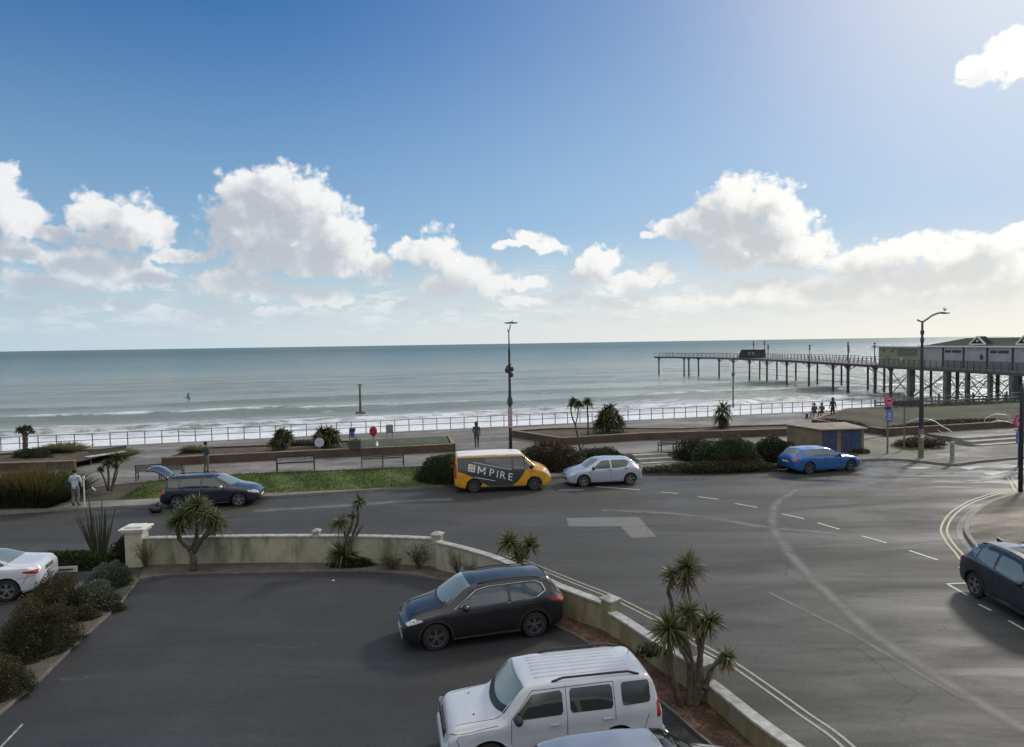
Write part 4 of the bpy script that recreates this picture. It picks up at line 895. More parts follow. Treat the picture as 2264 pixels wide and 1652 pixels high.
class Body:
    def __init__(s, L, W, top, belt, bot, plan, tw, wheels, wr, arch=.06, crown=.03, side=None):
        s.L, s.W, s.top_, s.belt_, s.bot_, s.plan_, s.tw_ = L, W, top, belt, bot, plan, tw; s.wheels = wheels; s.wr = wr; s.ar = wr+arch; s.crown = crown
        s.side = side or ((0, .94), (.12, .985), (.4, 1.0), (.72, .99), (.9, .975), (1, .955))
    def I(s, tab, x, sm=.05):
        xs = [p[0] for p in tab]; ys = [p[1] for p in tab]
        return sum(np.interp(x+d*sm, xs, ys)*w for d, w in ((-1, .2), (-.5, .2), (0, .2), (.5, .2), (1, .2)))
    def section(s, x):
        """half outline from the sill up over the roof to the centre line: list of (y, z)"""
        zt = s.I(s.top_, x); zs = min(s.I(s.belt_, x), zt-.04); zb0 = s.I(s.bot_, x); zb = zb0
        for xw in s.wheels:
            d = abs(x-xw)
            if d < s.ar: zb = max(zb, s.wr+math.sqrt(s.ar**2-d*d))
        zb = min(zb, zs-.06)
        w = s.W*s.I(s.plan_, x, .03); wt = min(s.W*s.I(s.tw_, x), w*.965); pts = []
        for k in range(9):
            z = zb+(zs-zb)*k/8; q = (z-zb0)/max(.05, zs-zb0); pts.append((w*np.interp(q, [a for a, b in s.side], [b for a, b in s.side]), z))
        ws = pts[-1][0]; hgt = zt-zs; e = min(.09, hgt*.45); z1 = zt-s.crown-e
        for k in range(1, 8):
            q = k/7; y = ws+(wt-ws)*(q**1.15); pts.append((y, zs+(z1-zs)*q))
        y1 = wt; cw = min(.16, y1*.4)
        for k in range(1, 5):       # rounded cant rail
            q = k/4; a = (1-q)**2; b = 2*q*(1-q); c = q*q
            pts.append((a*y1+b*(y1-.02)+c*(y1-cw), a*z1+b*(z1+e*.92)+c*(z1+e)))
        yy = y1-cw
        for k in range(1, 6): q = k/5; pts.append((yy*(1-q), z1+e+s.crown*(1-(1-q)**2)))
        return pts, zb
    def side_y(s, x, z):
        p, _ = s.section(x); p = p[:17]; zs = [q[1] for q in p]; return float(np.interp(z, zs, [q[0] for q in p]))
    def top_z(s, x, y):
        p, _ = s.section(x); p = p[8:][::-1]; return float(np.interp(abs(y), [q[0] for q in p], [q[1] for q in p]))
    def shell(s, name, mats, root, matf=None):
        xs = set(np.linspace(0, s.L, 120).round(4)); xs |= {round(v, 4) for v in (.01, .03, .06, s.L-.01, s.L-.03, s.L-.06)}
        for xw in s.wheels: xs |= {round(xw+s.ar*math.cos(a), 4) for a in np.linspace(0.02, math.pi-.02, 17)}
        xs = sorted(x for x in xs if 0 <= x <= s.L); mb = MB(); rows = []
        for x in xs:
            p, zb = s.section(x); half = [(0, zb)]+[(p[0][0]*.8, zb)]+p
            rows.append([(x-s.L/2, -y, z) for y, z in half]+[(x-s.L/2, y, z) for y, z in half[::-1][1:-1]])
        n = len(rows[0]); vs = [v for r in rows for v in r]
        fs = [(i*n+k, i*n+(k+1) % n, (i+1)*n+(k+1) % n, (i+1)*n+k) for i in range(len(rows)-1) for k in range(n)]
        fs += [tuple(range(n))[::-1], tuple(range((len(rows)-1)*n, len(rows)*n))]
        mb.add(vs, fs)
        if matf:
            mb.m = [matf(sum(vs[j][0] for j in f)/len(f)+s.L/2, sum(vs[j][1] for j in f)/len(f), sum(vs[j][2] for j in f)/len(f)) for f in fs]
        return mb.build(name, mats, root, smooth=True, angle=50)
    def side_patch(s, mb, xlo, lo, hi, side, off_=.006, nx=26, nz=7, rnd=0.):
        """quad patch on one flank between the curves lo(x) and hi(x)"""
        vs = []; x0, x1 = xlo; I_ = lambda c, x: float(np.interp(x, [a for a, b in c], [b for a, b in c])) if hasattr(c, '__len__') else c
        for i in range(nx):
            x = x0+(x1-x0)*i/(nx-1); a, b = I_(lo, x), I_(hi, x)
            if rnd:
                e = min(x-x0, x1-x)
                if e < rnd: k = rnd-math.sqrt(max(0, rnd*rnd-(rnd-e)**2)); a += k; b -= k
            for j in range(nz):
                z = a+(b-a)*j/(nz-1); vs.append((x-s.L/2, side*(s.side_y(x, z)+off_), z))
        mb.add(vs, [(i*nz+j, i*nz+j+1, (i+1)*nz+j+1, (i+1)*nz+j) for i in range(nx-1) for j in range(nz-1)]); return mb
    def side_line(s, mb, pts, w, side, off_=.008, k=8):
        c = []
        for a, b in zip(pts, pts[1:]):
            c += [(a[0]+(b[0]-a[0])*i/k, a[1]+(b[1]-a[1])*i/k) for i in range(k)]
        c.append(pts[-1]); P3 = [Vector((x-s.L/2, side*(s.side_y(x, z)+off_), z)) for x, z in c]
        mb.tube(P3, w/2, 5); return mb
    def top_patch(s, mb, x0, x1, w0, w1, bow0=0., bow1=0., off_=.006, nx=14, ny=15):
        vs = []
        for i in range(nx):
            q = i/(nx-1)
            for j in range(ny):
                r = j/(ny-1)*2-1; x = (x0+bow0*r*r)*(1-q)+(x1+bow1*r*r)*q; y = r*(w0+(w1-w0)*q); vs.append((x-s.L/2, y, s.top_z(x, y)+off_))
        mb.add(vs, [(i*ny+j, i*ny+j+1, (i+1)*ny+j+1, (i+1)*ny+j) for i in range(nx-1) for j in range(ny-1)]); return mb
def wheel(root, x, y, r, w=.21, style=5, fin=ALLOY, dr=.67):
    sd = 1 if y > 0 else -1; mb = MB()
    mb.lathe([(r*dr, -w/2), (r*.93, -w/2), (r, -w*.36), (r, w*.36), (r*.93, w/2), (r*dr, w/2), (r*(dr-.03), w*.3), (r*(dr-.03), -w*.3), (r*dr, -w/2)], (0, 0, 0), 36, 'Y')
    o = mb.build('wheel', RUBBER, root, smooth=True, angle=40, loc=(x, y, r))
    mb = MB(); mb.lathe([(0, 0), (r*(dr-.02), 0)], (0, sd*w*.18, 0), 28, 'Y'); mb.build('wheel_well_disc', ALLOYD, o)
    mb = MB(); yy = sd*(w/2-.015)
    mb.lathe([(r*(dr-.055), -.02*sd), (r*(dr-.045), .012*sd), (r*dr, .014*sd), (r*dr+.004, -.02*sd)], (0, yy, 0), 32, 'Y')
    mb.lathe([(0, .0), (r*.15, 0), (r*.17, -.03*sd)], (0, yy, 0), 14, 'Y')
    n = abs(style); 
    for k in range(n):
        a = 2*math.pi*k/n+.3
        sp = (-.17, .17) if style > 0 else (0,)
        for s_ in sp:
            a0, a1 = a+s_*1.1, a+s_; wd = r*(.075 if style > 0 else .13)
            p0 = Vector((math.cos(a0)*r*.1, 0, math.sin(a0)*r*.1)); p1 = Vector((math.cos(a1)*r*(dr-.03), 0, math.sin(a1)*r*(dr-.03)))
            t_ = Vector((-math.sin(a), 0, math.cos(a)))*wd/2
            q = [p0-t_, p0+t_, p1+t_*1.25, p1-t_*1.25]
            mb.add([v+Vector((0, yy-.004*sd, 0)) for v in q]+[v+Vector((0, yy-.035*sd, 0)) for v in q], [(0, 1, 2, 3), (4, 7, 6, 5), (0, 4, 5, 1), (1, 5, 6, 2), (2, 6, 7, 3), (3, 7, 4, 0)])
    mb.build('rim', fin, o)
    return o
def mirror(root, B, x, z, sd, m):
    y = B.side_y(x, z); mb = MB(); mb.ell((x-B.L/2+.0, sd*(y+.13), z+.06), (.085, .125, .095), 12, 8); mb.box((x-B.L/2+.01, sd*(y+.03), z+.01), (.05, .1, .03)); mb.build('wing_mirror', m, root, smooth=True)
def handle(root, B, x, z, sd, m):
    y = B.side_y(x, z); mb = MB(); mb.box((x-B.L/2, sd*(y+.016), z), (.19, .022, .028)); mb.build('door_handle', m, root, bevel=.006)
def plate(root, B, rear, z, m, w=.5):
    x = -.012 if rear else B.L+.012; mb = MB(); mb.box((x-B.L/2, 0, z), (.02, w, .11)); o = mb.build('number_plate', m, root, bevel=.004)
CARS = {}
def car(name, loc, rz, B, body, label, cat='car', wheels=5, fin=ALLOY, matf=None, sills=None, group='parked cars', wd=.21, dr=.67):
    """loc = ground point below the middle of the car, rz = heading"""
    r = empty(name, tuple(loc), rz, label=label, cat=cat, group=group)
    CARS[r.name] = B
    B.shell('body', body if isinstance(body, (list, tuple)) else [body], r, matf)
    for xw in B.wheels:
        for sd in (-1, 1): wheel(r, xw-B.L/2, sd*(B.W*.985-wd/2-.01), B.wr, wd, wheels, fin, dr)
    # dark underside so that light does not pass through the arches
    mb = MB(); mb.box((0, 0, .33), (B.L*.9, B.W*1.5-wd*2, .18)); mb.build('underbody', PLAST, r)
    return r
def windows(r, B, specs, sides=(-1, 1), m=GLASS, rnd=.05):
    for sd in sides:
        for xlo, lo, hi in specs: mb = MB(); B.side_patch(mb, xlo, lo, hi, sd, rnd=rnd); mb.build('window', m, r, smooth=True)
def screen(r, B, args, name, m=SCREEN): mb = MB(); B.top_patch(mb, *args); return mb.build(name, m, r, smooth=True)
def lamps(r, B, x, lo, hi, m, name):
    for sd in (-1, 1): mb = MB(); B.side_patch(mb, x, lo, hi, sd, off_=.008, nx=14, nz=5, rnd=.03); mb.build(name, m, r, smooth=True)
def seams(r, B, lines, w=.012, m=SEAM, name='door_seam'):
    for sd in (-1, 1):
        mb = MB()
        for l in lines: B.side_line(mb, l, w, sd, off_=.0)
        mb.build(name, m, r)
def front(r, B, z0, z1, w, m=PLAST, name='grille', x=None, dx=.03, bv=.01):
    mb = MB(); mb.box(((x if x is not None else B.L)-B.L/2, 0, (z0+z1)/2), (dx, w, z1-z0)); return mb.build(name, m, r, bevel=bv)
def arches(r, B, m=PLAST, w=.07):
    for sd in (-1, 1):
        for xw in B.wheels:
            mb = MB(); vs = []; k = 25
            for i in range(k):
                a = math.pi*i/(k-1); ca, sa_ = math.cos(a), math.sin(a)
                for q in (0, .5, 1):
                    rr_ = B.ar+w*q; x = xw+rr_*ca; z = B.wr+rr_*sa_; x = min(max(x, .02), B.L-.02); vs.append((x-B.L/2, sd*(B.side_y(x, max(z, .26))+.012), z))
            mb.add(vs, [(i*3+j, i*3+j+1, (i+1)*3+j+1, (i+1)*3+j) for i in range(k-1) for j in range(2)]); mb.build('arch_trim', m, r, smooth=True)
def rails(r, B, x0, x1, m, h=.05, rad=.018, yf=.96):
    for sd in (-1, 1):
        pts = []
        for i in range(9):
            x = x0+(x1-x0)*i/8; y = B.W*B.I(B.tw_, x)-.06; pts.append((x-B.L/2, sd*y*yf, B.top_z(x, y*yf)+(h if 0 < i < 8 else 0)))
        mb = MB(); mb.tube(pts, rad, 6); mb.build('roof_rail', m, r, smooth=True)
PL = ((0, .74), (.05, .84), (.2, .93), (.5, .985), (.9, 1), )
def plan(L, f0=.7): return PL+((L-1.2, 1), (L-.6, .975), (L-.3, .91), (L-.12, .82), (L-.03, .72), (L, f0))

# --- black crossover in the car park
B = Body(4.38, .9, ((0, .98), (.05, 1.08), (.18, 1.2), (.3, 1.42), (.42, 1.53), (.9, 1.57), (1.7, 1.595), (2.4, 1.565), (2.7, 1.5), (3.35, 1.09), (3.5, 1.04), (4.0, .93), (4.25, .83), (4.38, .68)),
         ((0, .86), (.3, 1.0), (.7, 1.04), (2.9, .97), (3.4, .93), (4.1, .80), (4.38, .6)), ((0, .4), (.15, .3), (.5, .22), (3.9, .22), (4.25, .25), (4.38, .32)),
         plan(4.38), ((0, .66), (.4, .66), (1.2, .72), (2.4, .72), (3.3, .84), (4.2, .78), (4.38, .6)), (.9, 3.55), .345, crown=.035)
pk = mat('black_car_paint', (.009, .009, .011), .38, .1, .5, coat=.7, coatr=.16, var=.1)
r = car('parked_car', Vector((-.93, 17.62, 0)), R(180+15.5), B, pk, 'black crossover car with chrome framed windows parked by the bark bed', fin=mat('dark_alloy', (.25, .26, .27), .3, .8)); r.scale = (.96,)*3
windows(r, B, (((1.62, 2.98), ((1.62, 1.045), (2.98, .99)), ((1.62, 1.43), (2.1, 1.42), (2.4, 1.37), (2.98, 1.02))), ((.62, 1.54), ((.62, 1.2), (.9, 1.09), (1.54, 1.045)), ((.62, 1.24), (.8, 1.4), (1.1, 1.425), (1.54, 1.43)))), m=mat('blue_tinted_glass', (.014, .03, .045), .05, 0, .9, ior=1.6))
seams(r, B, [[(.55, 1.2), (.62, 1.36), (.8, 1.445), (1.2, 1.46), (2.1, 1.45), (2.45, 1.39), (3.06, 1.0)], [(.55, 1.2), (.8, 1.09), (1.2, 1.04), (1.62, 1.02), (2.8, .965)]], .022, CHROME, 'window_trim')
seams(r, B, [[(1.58, 1.0), (1.58, .3)], [(2.85, .98), (2.9, .6), (2.8, .3)], [(.62, 1.08), (.8, .8)], [(1.0, .3), (1.6, .28), (2.8, .28)]])
screen(r, B, (2.62, 3.36, .58, .72, -.05, -.14), 'windscreen'); screen(r, B, (.33, .12, .55, .62), 'rear_window', GLASS)
screen(r, B, (3.33, 3.42, .7, .72, -.14, -.14), 'wiper_cowl', PLAST)
lamps(r, B, (3.86, 4.3), ((3.86, .79), (4.3, .66)), ((3.86, .82), (4.1, .83), (4.3, .76)), LAMP, 'headlight'); lamps(r, B, (.03, .45), ((.03, .86), (.45, .96)), ((.03, 1.0), (.45, 1.0)), REDL, 'tail_light')
arches(r, B, PLAST, .055); seams(r, B, [[(1.3, .26), (3.1, .26)]], .07, PLAST, 'sill_trim'); front(r, B, .45, .66, .75); front(r, B, .54, .6, .95, CHROME, 'grille_bar', B.L+.01); plate(r, B, False, .42, PLATE); plate(r, B, True, .72, PLATEY)
front(r, B, .26, .33, 1.0, mat('silver_bumper_trim', (.5, .5, .52), .35, .5), 'bumper_trim')
for sd in (-1, 1): mirror(r, B, 2.78, 1.0, sd, pk); handle(r, B, 1.75, .9, sd, pk); handle(r, B, .95, .93, sd, pk)
rails(r, B, .6, 2.4, PLAST, .035)
for sd in (-1, 1):    # bonnet creases
    mb = MB(); pts = [(x-B.L/2, sd*(.42+.05*(x-3.4)), B.top_z(x, .42)+.002) for x in np.linspace(3.42, 4.15, 8)]; mb.tube(pts, .012, 6); mb.build('bonnet_crease', pk, r, smooth=True)
screen(r, B, (.1, .42, .6, .62, 0, .02, .02), 'spoiler', pk)

# --- white boxy off-roader
cp = lambda tab: tuple((x if x < 2.6 else 2.6+(x-2.6)*.885, z) for x, z in tab)
L_ = 2.6+1.81*.885; hx = lambda x: 2.6+(x-2.6)*.885
B = Body(L_, .88, cp(((0, .98), (.04, 1.15), (.1, 1.42), (.18, 1.58), (.3, 1.635), (.7, 1.66), (2.3, 1.665), (2.7, 1.63), (2.8, 1.58), (3.2, 1.17), (3.3, 1.1), (3.8, 1.06), (4.15, 1.02), (4.3, .97), (4.36, .85), (4.41, .7))),
         cp(((0, .9), (.2, 1.06), (2.9, 1.03), (3.3, .98), (4.2, .9), (4.41, .66))), cp(((0, .42), (.2, .34), (.5, .26), (3.9, .26), (4.25, .3), (4.41, .36))),
         cp(((0, .88), (.05, .93), (.15, .97), (.4, 1), (3.9, 1), (4.2, .98), (4.33, .93), (4.41, .84))), cp(((0, .78), (.3, .79), (2.6, .78), (3.25, .86), (4.2, .84), (4.41, .75))), (.92, 3.40), .35, .08, crown=.03,
         side=((0, .97), (.12, 1.0), (.5, 1.0), (.62, .975), (.9, .97), (1, .955)))
pw = paint('white_car_paint', (.50, .52, .56), .0, .35)
r = car('parked_car', Vector((.56, 12.42, 0)), R(180+10.5), B, pw, 'white boxy off road car with a ribbed roof and black roof rails', cat='car'); r.scale = (.94,)*3
windows(r, B, (((1.98, 2.94), ((1.98, 1.09), (2.94, 1.07)), ((1.98, 1.5), (2.56, 1.47), (2.94, 1.1))), ((1.0, 1.84), 1.1, 1.51), ((.25, .82), ((.25, 1.14), (.82, 1.12)), 1.52)), rnd=.06)
seams(r, B, [[(.97, 1.55), (.96, .75)], [(1.91, 1.56), (1.91, .35)], [(2.97, 1.08), (2.98, .7), (2.94, .35)], [(.97, 1.55), (2.55, 1.53), (2.97, 1.08)], [(1.3, .56), (3.0, .56)]], .012)
screen(r, B, (hx(2.76), hx(3.2), .63, .69, -.06, -.14), 'windscreen'); screen(r, B, (hx(3.2), hx(3.33), .69, .7, -.14, -.16), 'wiper_cowl', PLAST)
screen(r, B, (.13, .035, .6, .64), 'rear_window', GLASS)
for y in (-.42, -.28, -.14, 0, .14, .28, .42):
    mb = MB(); pts = [(x-B.L/2, y, B.top_z(x, y)+.0) for x in np.linspace(.55, 2.45, 12)]; mb.tube(pts, .013, 6); mb.build('roof_rib', pw, r, smooth=True)
rails(r, B, .42, 2.15, PLAST, .06, .022, .97)
lamps(r, B, (hx(4.3), hx(4.4)), .72, .9, LAMP, 'headlight'); lamps(r, B, (.03, .12), .82, 1.12, REDL, 'tail_light'); lamps(r, B, (hx(4.22), hx(4.37)), .62, .70, AMBER, 'indicator')
front(r, B, .70, .90, 1.0, PLAST, 'grille', B.L-.012); front(r, B, .36, .62, 1.36, pw, 'bumper', B.L-.05, .2, .07); front(r, B, .42, .56, 1.5, pw, 'bumper', -.01, .12)
for sd in (-1, 1): mirror(r, B, 2.86, 1.08, sd, PLAST); handle(r, B, 2.15, .93, sd, pw); handle(r, B, 1.12, .93, sd, pw)
mb = MB(); mb.tube([(.38-B.L/2, -.1, 1.66), (.3-B.L/2, -.14, 1.86)], .008, 5); mb.build('aerial', PLAST, r)
for y in (-.4, .4): mb = MB(); mb.lathe([(0, .02), (.018, .012), (.02, 0)], (hx(3.75)-B.L/2, y, B.top_z(hx(3.75), y)), 8); mb.build('washer_jet', PLAST, r)
arches(r, B, pw, .1); seams(r, B, [[(hx(3.3), 1.0), (hx(4.3), .9)]], .012); plate(r, B, True, .72, PLATEY)

# --- silver car whose roof enters the bottom of the frame, facing right
def hatch(L=4.2, H=1.46, s=1.):
    k = L/4.2
    return Body(L, .89, ((0, .8), (.06*k, .98), (.25*k, 1.12), (.62*k, H-.08), (.95*k, H-.03), (1.8*k, H), (2.3*k, H-.03), (2.6*k, H-.1), (3.15*k, 1.0), (3.3*k, .96), (3.8*k, .86), (4.08*k, .75), (L, .6)),
        ((0, .74), (.4*k, .92), (.9*k, .95), (2.7*k, .91), (3.3*k, .86), (3.9*k, .74), (L, .55)), ((0, .36), (.2, .26), (.5, .19), (L-.45, .19), (L-.12, .22), (L, .28)),
        plan(L), ((0, .62), (.6*k, .66), (1.2*k, .7), (2.3*k, .7), (3.15*k, .82), (4.0*k, .76), (L, .6)), (.72*k, 3.34*k), .31, crown=.035)
B = hatch(4.3, 1.47)
ps = paint('silver_car_paint', (.34, .35, .37), .6, .3)
r = car('parked_car', Vector((1.90, 10.02, 0)), R(8), B, ps, 'silver car showing only its roof and bonnet at the bottom edge')
windows(r, B, (((1.95, 2.95), .95, ((1.95, 1.34), (2.4, 1.32), (2.95, .98))), ((.7, 1.85), ((.7, 1.05), (1.1, .96), (1.85, .95)), ((.7, 1.1), (1.0, 1.33), (1.85, 1.35)))))
screen(r, B, (2.45, 3.2, .56, .7, -.04, -.12), 'windscreen', GLASS); screen(r, B, (.6, .27, .56, .62), 'rear_window', GLASS)
lamps(r, B, (3.85, 4.22), .6, .72, LAMP, 'headlight'); lamps(r, B, (.03, .3), .78, .9, REDL, 'tail_light'); front(r, B, .35, .55, .8); plate(r, B, False, .45, PLATE)
for sd in (-1, 1): mirror(r, B, 2.85, .92, sd, ps)

# --- dark crossover at the right edge, heading towards the camera
B = Body(4.5, .93, ((0, .95), (.05, 1.1), (.3, 1.22), (.5, 1.5), (.7, 1.57), (1.2, 1.63), (1.9, 1.65), (2.5, 1.6), (2.8, 1.52), (3.45, 1.12), (3.6, 1.08), (4.1, .98), (4.35, .86), (4.5, .7)),
         ((0, .86), (.4, 1.08), (.8, 1.1), (3.0, .98), (3.5, .95), (4.2, .82), (4.5, .6)), ((0, .42), (.15, .32), (.5, .24), (4.0, .24), (4.35, .27), (4.5, .34)),
         plan(4.5), ((0, .66), (.5, .66), (1.2, .72), (2.4, .72), (3.4, .84), (4.3, .78), (4.5, .6)), (.92, 3.6), .36, crown=.035)
pg = paint('dark_grey_car_paint', (.030, .034, .045), .5, .3)
r = car('parked_car', Vector((14.18, 18.07, 0)), R(-91), B, pg, 'dark grey crossover cut off by the right edge of the photo', fin=ALLOY)
windows(r, B, (((1.75, 3.0), ((1.75, 1.09), (3.0, 1.0)), ((1.75, 1.49), (2.2, 1.48), (2.5, 1.43), (3.0, 1.04))), ((.95, 1.66), ((.95, 1.19), (1.3, 1.12), (1.66, 1.09)), ((.95, 1.44), (1.3, 1.48), (1.66, 1.49))), ((.66, .9), ((.66, 1.27), (.9, 1.2)), ((.66, 1.32), (.9, 1.43)))), m=SCREEN)
seams(r, B, [[(.78, 1.2), (1.2, 1.09), (1.7, 1.06), (3.1, .97)], [(.5, 1.42), (.75, 1.38)]], .028, CHROME, 'window_trim')
seams(r, B, [[(1.7, 1.04), (1.7, .3)], [(2.95, .96), (3.0, .6), (2.9, .3)], [(.9, 1.1), (1.0, .85)]])
screen(r, B, (2.72, 3.46, .58, .72, -.05, -.14), 'windscreen'); screen(r, B, (.5, .28, .55, .6), 'rear_window', GLASS); screen(r, B, (1.5, 2.2, .35, .35), 'sunroof', GLASS)
lamps(r, B, (.03, .35), .92, 1.02, REDL, 'tail_light'); lamps(r, B, (4.1, 4.45), .7, .8, LAMP, 'headlight'); arches(r, B, PLAST, .06); front(r, B, .45, .7, .9); plate(r, B, True, .6, PLATEY); plate(r, B, False, .42, PLATE)
for sd in (-1, 1): mirror(r, B, 2.85, 1.02, sd, pg); handle(r, B, 1.85, .92, sd, PLAST); handle(r, B, 1.05, .95, sd, PLAST)
rails(r, B, .75, 2.5, PLAST, .035)
mb = MB(); mb.prism([(.55-B.L/2, -.02), (.78-B.L/2, -.02), (.78-B.L/2, .02), (.55-B.L/2, .02)], 1.5, lambda p: 1.64 if p[0] < .6-B.L/2 else 1.6); mb.build('aerial_fin', PLAST, r)

# --- white saloon at the left edge (its boot towards the hedge)
B = Body(4.6, .9, ((0, .86), (.05, 1.0), (.12, 1.05), (.5, 1.08), (.85, 1.12), (1.4, 1.33), (1.9, 1.41), (2.4, 1.43), (2.7, 1.4), (3.5, 1.0), (3.7, .96), (4.2, .84), (4.45, .74), (4.6, .6)),
         ((0, .8), (.3, .95), (.9, .97), (3.0, .92), (3.7, .87), (4.3, .74), (4.6, .52)), ((0, .36), (.2, .26), (.5, .2), (4.1, .2), (4.45, .22), (4.6, .28)),
         plan(4.6), ((0, .7), (.3, .76), (.8, .78), (1.5, .68), (2.4, .69), (3.5, .84), (4.4, .76), (4.6, .6)), (.84, 3.72), .33, crown=.035)
r = car('parked_car', Vector((-16.98, 20.70, 0)), R(180+14), B, paint('pearl_car_paint', (.6, .62, .66), .1, .28), 'white saloon car at the left edge with its boot towards the hedge')
windows(r, B, (((1.95, 3.1), .96, ((1.95, 1.34), (2.5, 1.32), (3.1, .99))), ((.95, 1.86), ((.95, 1.04), (1.3, .98), (1.86, .96)), ((.95, 1.08), (1.4, 1.27), (1.86, 1.34)))))
screen(r, B, (2.62, 3.52, .56, .72, -.04, -.12), 'windscreen'); screen(r, B, (1.5, .82, .56, .66, 0, .05), 'rear_window')
lamps(r, B, (.03, .42), ((.03, .74), (.42, .82)), ((.03, .88), (.42, .86)), REDL, 'tail_light'); lamps(r, B, (4.1, 4.5), .62, .72, LAMP, 'headlight'); front(r, B, .35, .55, .9)
mb = MB(); mb.box((-B.L/2-.012, 0, .8), (.02, .52, .11)); mb.build('number_plate', mat('dark_plate', (.12, .12, .12), .5), r)
for sd in (-1, 1):
    mirror(r, B, 3.0, .93, sd, PLAST); mb = MB(); B.side_line(mb, [(.03, .34), (.3, .3), (.5, .3)], .03, sd, .01); mb.build('bumper_trim', CHROME, r)
mb = MB(); mb.tube([(-B.L/2-.01, -.6, .36), (-B.L/2-.03, 0, .36), (-B.L/2-.01, .6, .36)], .018, 6); mb.build('bumper_trim', CHROME, r)
seams(r, B, [[(1.9, .95), (1.9, .3)], [(3.15, .93), (3.1, .3)], [(.1, .72), (.55, .66)]])

# --- dark estate car with its tailgate up
B = Body(4.5, .9, ((0, .62), (.06, .68), (.14, 1.0), (.3, 1.42), (.45, 1.455), (1.5, 1.48), (2.3, 1.465), (2.65, 1.4), (3.35, 1.03), (3.5, .99), (4.0, .9), (4.3, .79), (4.5, .62)),
         ((0, .55), (.15, .8), (.4, .95), (.9, .97), (2.9, .92), (3.5, .88), (4.2, .75), (4.5, .55)), ((0, .36), (.2, .26), (.5, .2), (4.0, .2), (4.35, .22), (4.5, .28)),
         plan(4.5), ((0, .7), (.3, .68), (1.2, .71), (2.4, .71), (3.35, .84), (4.3, .76), (4.5, .6)), (.85, 3.6), .33, crown=.03)
pn = paint('navy_car_paint', (.009, .012, .024), .2, .3)
r = car('parked_car', Vector((-14.55, 32.72, 0)), R(8), B, pn, 'dark navy estate car parked at the kerb with its tailgate raised', fin=ALLOY)
windows(r, B, (((1.95, 3.0), .97, ((1.95, 1.37), (2.45, 1.34), (3.0, 1.0))), ((.98, 1.87), .98, ((.98, 1.35), (1.87, 1.37))), ((.42, .9), ((.42, 1.06), (.9, .99)), ((.42, 1.3), (.9, 1.35)))))
screen(r, B, (2.6, 3.38, .56, .72, -.04, -.12), 'windscreen')
mb = MB(); top = []; 
for i in range(12):
    q = i/11; x = .38-.95*q; z = 1.47+.5*math.sin(q*1.9)*.95; 
    for j in range(9): y = (j/8*2-1)*(.56+.1*q); top.append((x-B.L/2, y, z-.1*abs(j/4-1)**2))
mb.add(top, [(i*9+j, i*9+j+1, (i+1)*9+j+1, (i+1)*9+j) for i in range(11) for j in range(8)]); o = mb.build('tailgate', pn, r, smooth=True); s_m = o.modifiers.new('thickness', 'SOLIDIFY'); s_m.thickness = .05
screen(r, B, (.3, .1, .58, .6, 0, 0, .004), 'boot_opening', ALLOYD)
lamps(r, B, (.02, .28), .74, .92, mat('red_orange_lamp', (.55, .06, .03), .2, 0, .8), 'tail_light'); lamps(r, B, (4.0, 4.42), ((4.0, .7), (4.42, .6)), ((4.0, .78), (4.42, .74)), LAMP, 'headlight')
front(r, B, .5, .66, .9, CHROME); front(r, B, .3, .46, 1.1, PLAST, 'air_intake'); plate(r, B, False, .42, PLATE); rails(r, B, .5, 2.4, PLAST, .04)
for x in (.75, 2.15): mb = MB(); mb.tube([(x-B.L/2, -.55, 1.53), (x-B.L/2, 0, 1.56), (x-B.L/2, .55, 1.53)], .022, 6); mb.build('roof_bar', PLAST, r)
for sd in (-1, 1): mirror(r, B, 2.85, .93, sd, mat('pale_mirror', (.4, .45, .47), .15, .3)); handle(r, B, 2.0, .88, sd, pn); handle(r, B, 1.05, .9, sd, pn)
seams(r, B, [[(1.9, .95), (1.9, .3)], [(3.05, .93), (3.0, .3)]])
screen(r, B, (.5, 2.5, .6, .6, 0, 0, .004), 'glass_roof', GLASS)

# --- yellow and grey liveried van
B = Body(4.97, .98, ((0, 1.02), (.03, 1.5), (.07, 1.8), (.14, 1.93), (.5, 1.95), (2.5, 1.97), (3.3, 1.95), (3.5, 1.88), (4.05, 1.4), (4.15, 1.32), (4.55, 1.18), (4.8, 1.05), (4.92, .92), (4.97, .75)),
         ((0, .95), (.2, 1.08), (3.6, 1.08), (4.1, 1.08), (4.6, .95), (4.97, .62)), ((0, .4), (.2, .32), (.5, .24), (4.4, .24), (4.8, .28), (4.97, .36)),
         ((0, .9), (.05, .95), (.15, .98), (.4, 1), (4.1, 1), (4.5, .97), (4.75, .9), (4.9, .8), (4.97, .7)), ((0, .82), (.3, .83), (3.3, .81), (4.1, .87), (4.6, .82), (4.97, .62)), (.98, 4.08), .34, .07, crown=.03,
         side=((0, .96), (.12, .99), (.4, 1.0), (.75, .995), (1, .985)))
py = mat('yellow_van_paint', (.62, .30, .015), .35, 0, .5, coat=.8, var=.18, vscale=3); pd = mat('grey_van_wrap', (.038, .042, .050), .35, 0, .5, coat=.6, var=.2, vscale=2.5); ww_ = mat('van_roof_glare', (.75, .75, .73), .35, 0, .5)
vm_ = lambda x, y, z: 1 if z > 1.865 and .1 < x < 3.45 else 0  # roof faces coloured white to paint in the glare of the sky
r = car('parked_van', Vector((-.62, 35.35, 0)), R(6.5), B, [py, ww_], 'yellow and dark grey liveried van with sky glare painted on its roof and slanting white lettering', cat='van', matf=vm_, group='parked vans', wheels=-8, fin=mat('dark_steel_wheel', (.12, .12, .13), .4, .6))
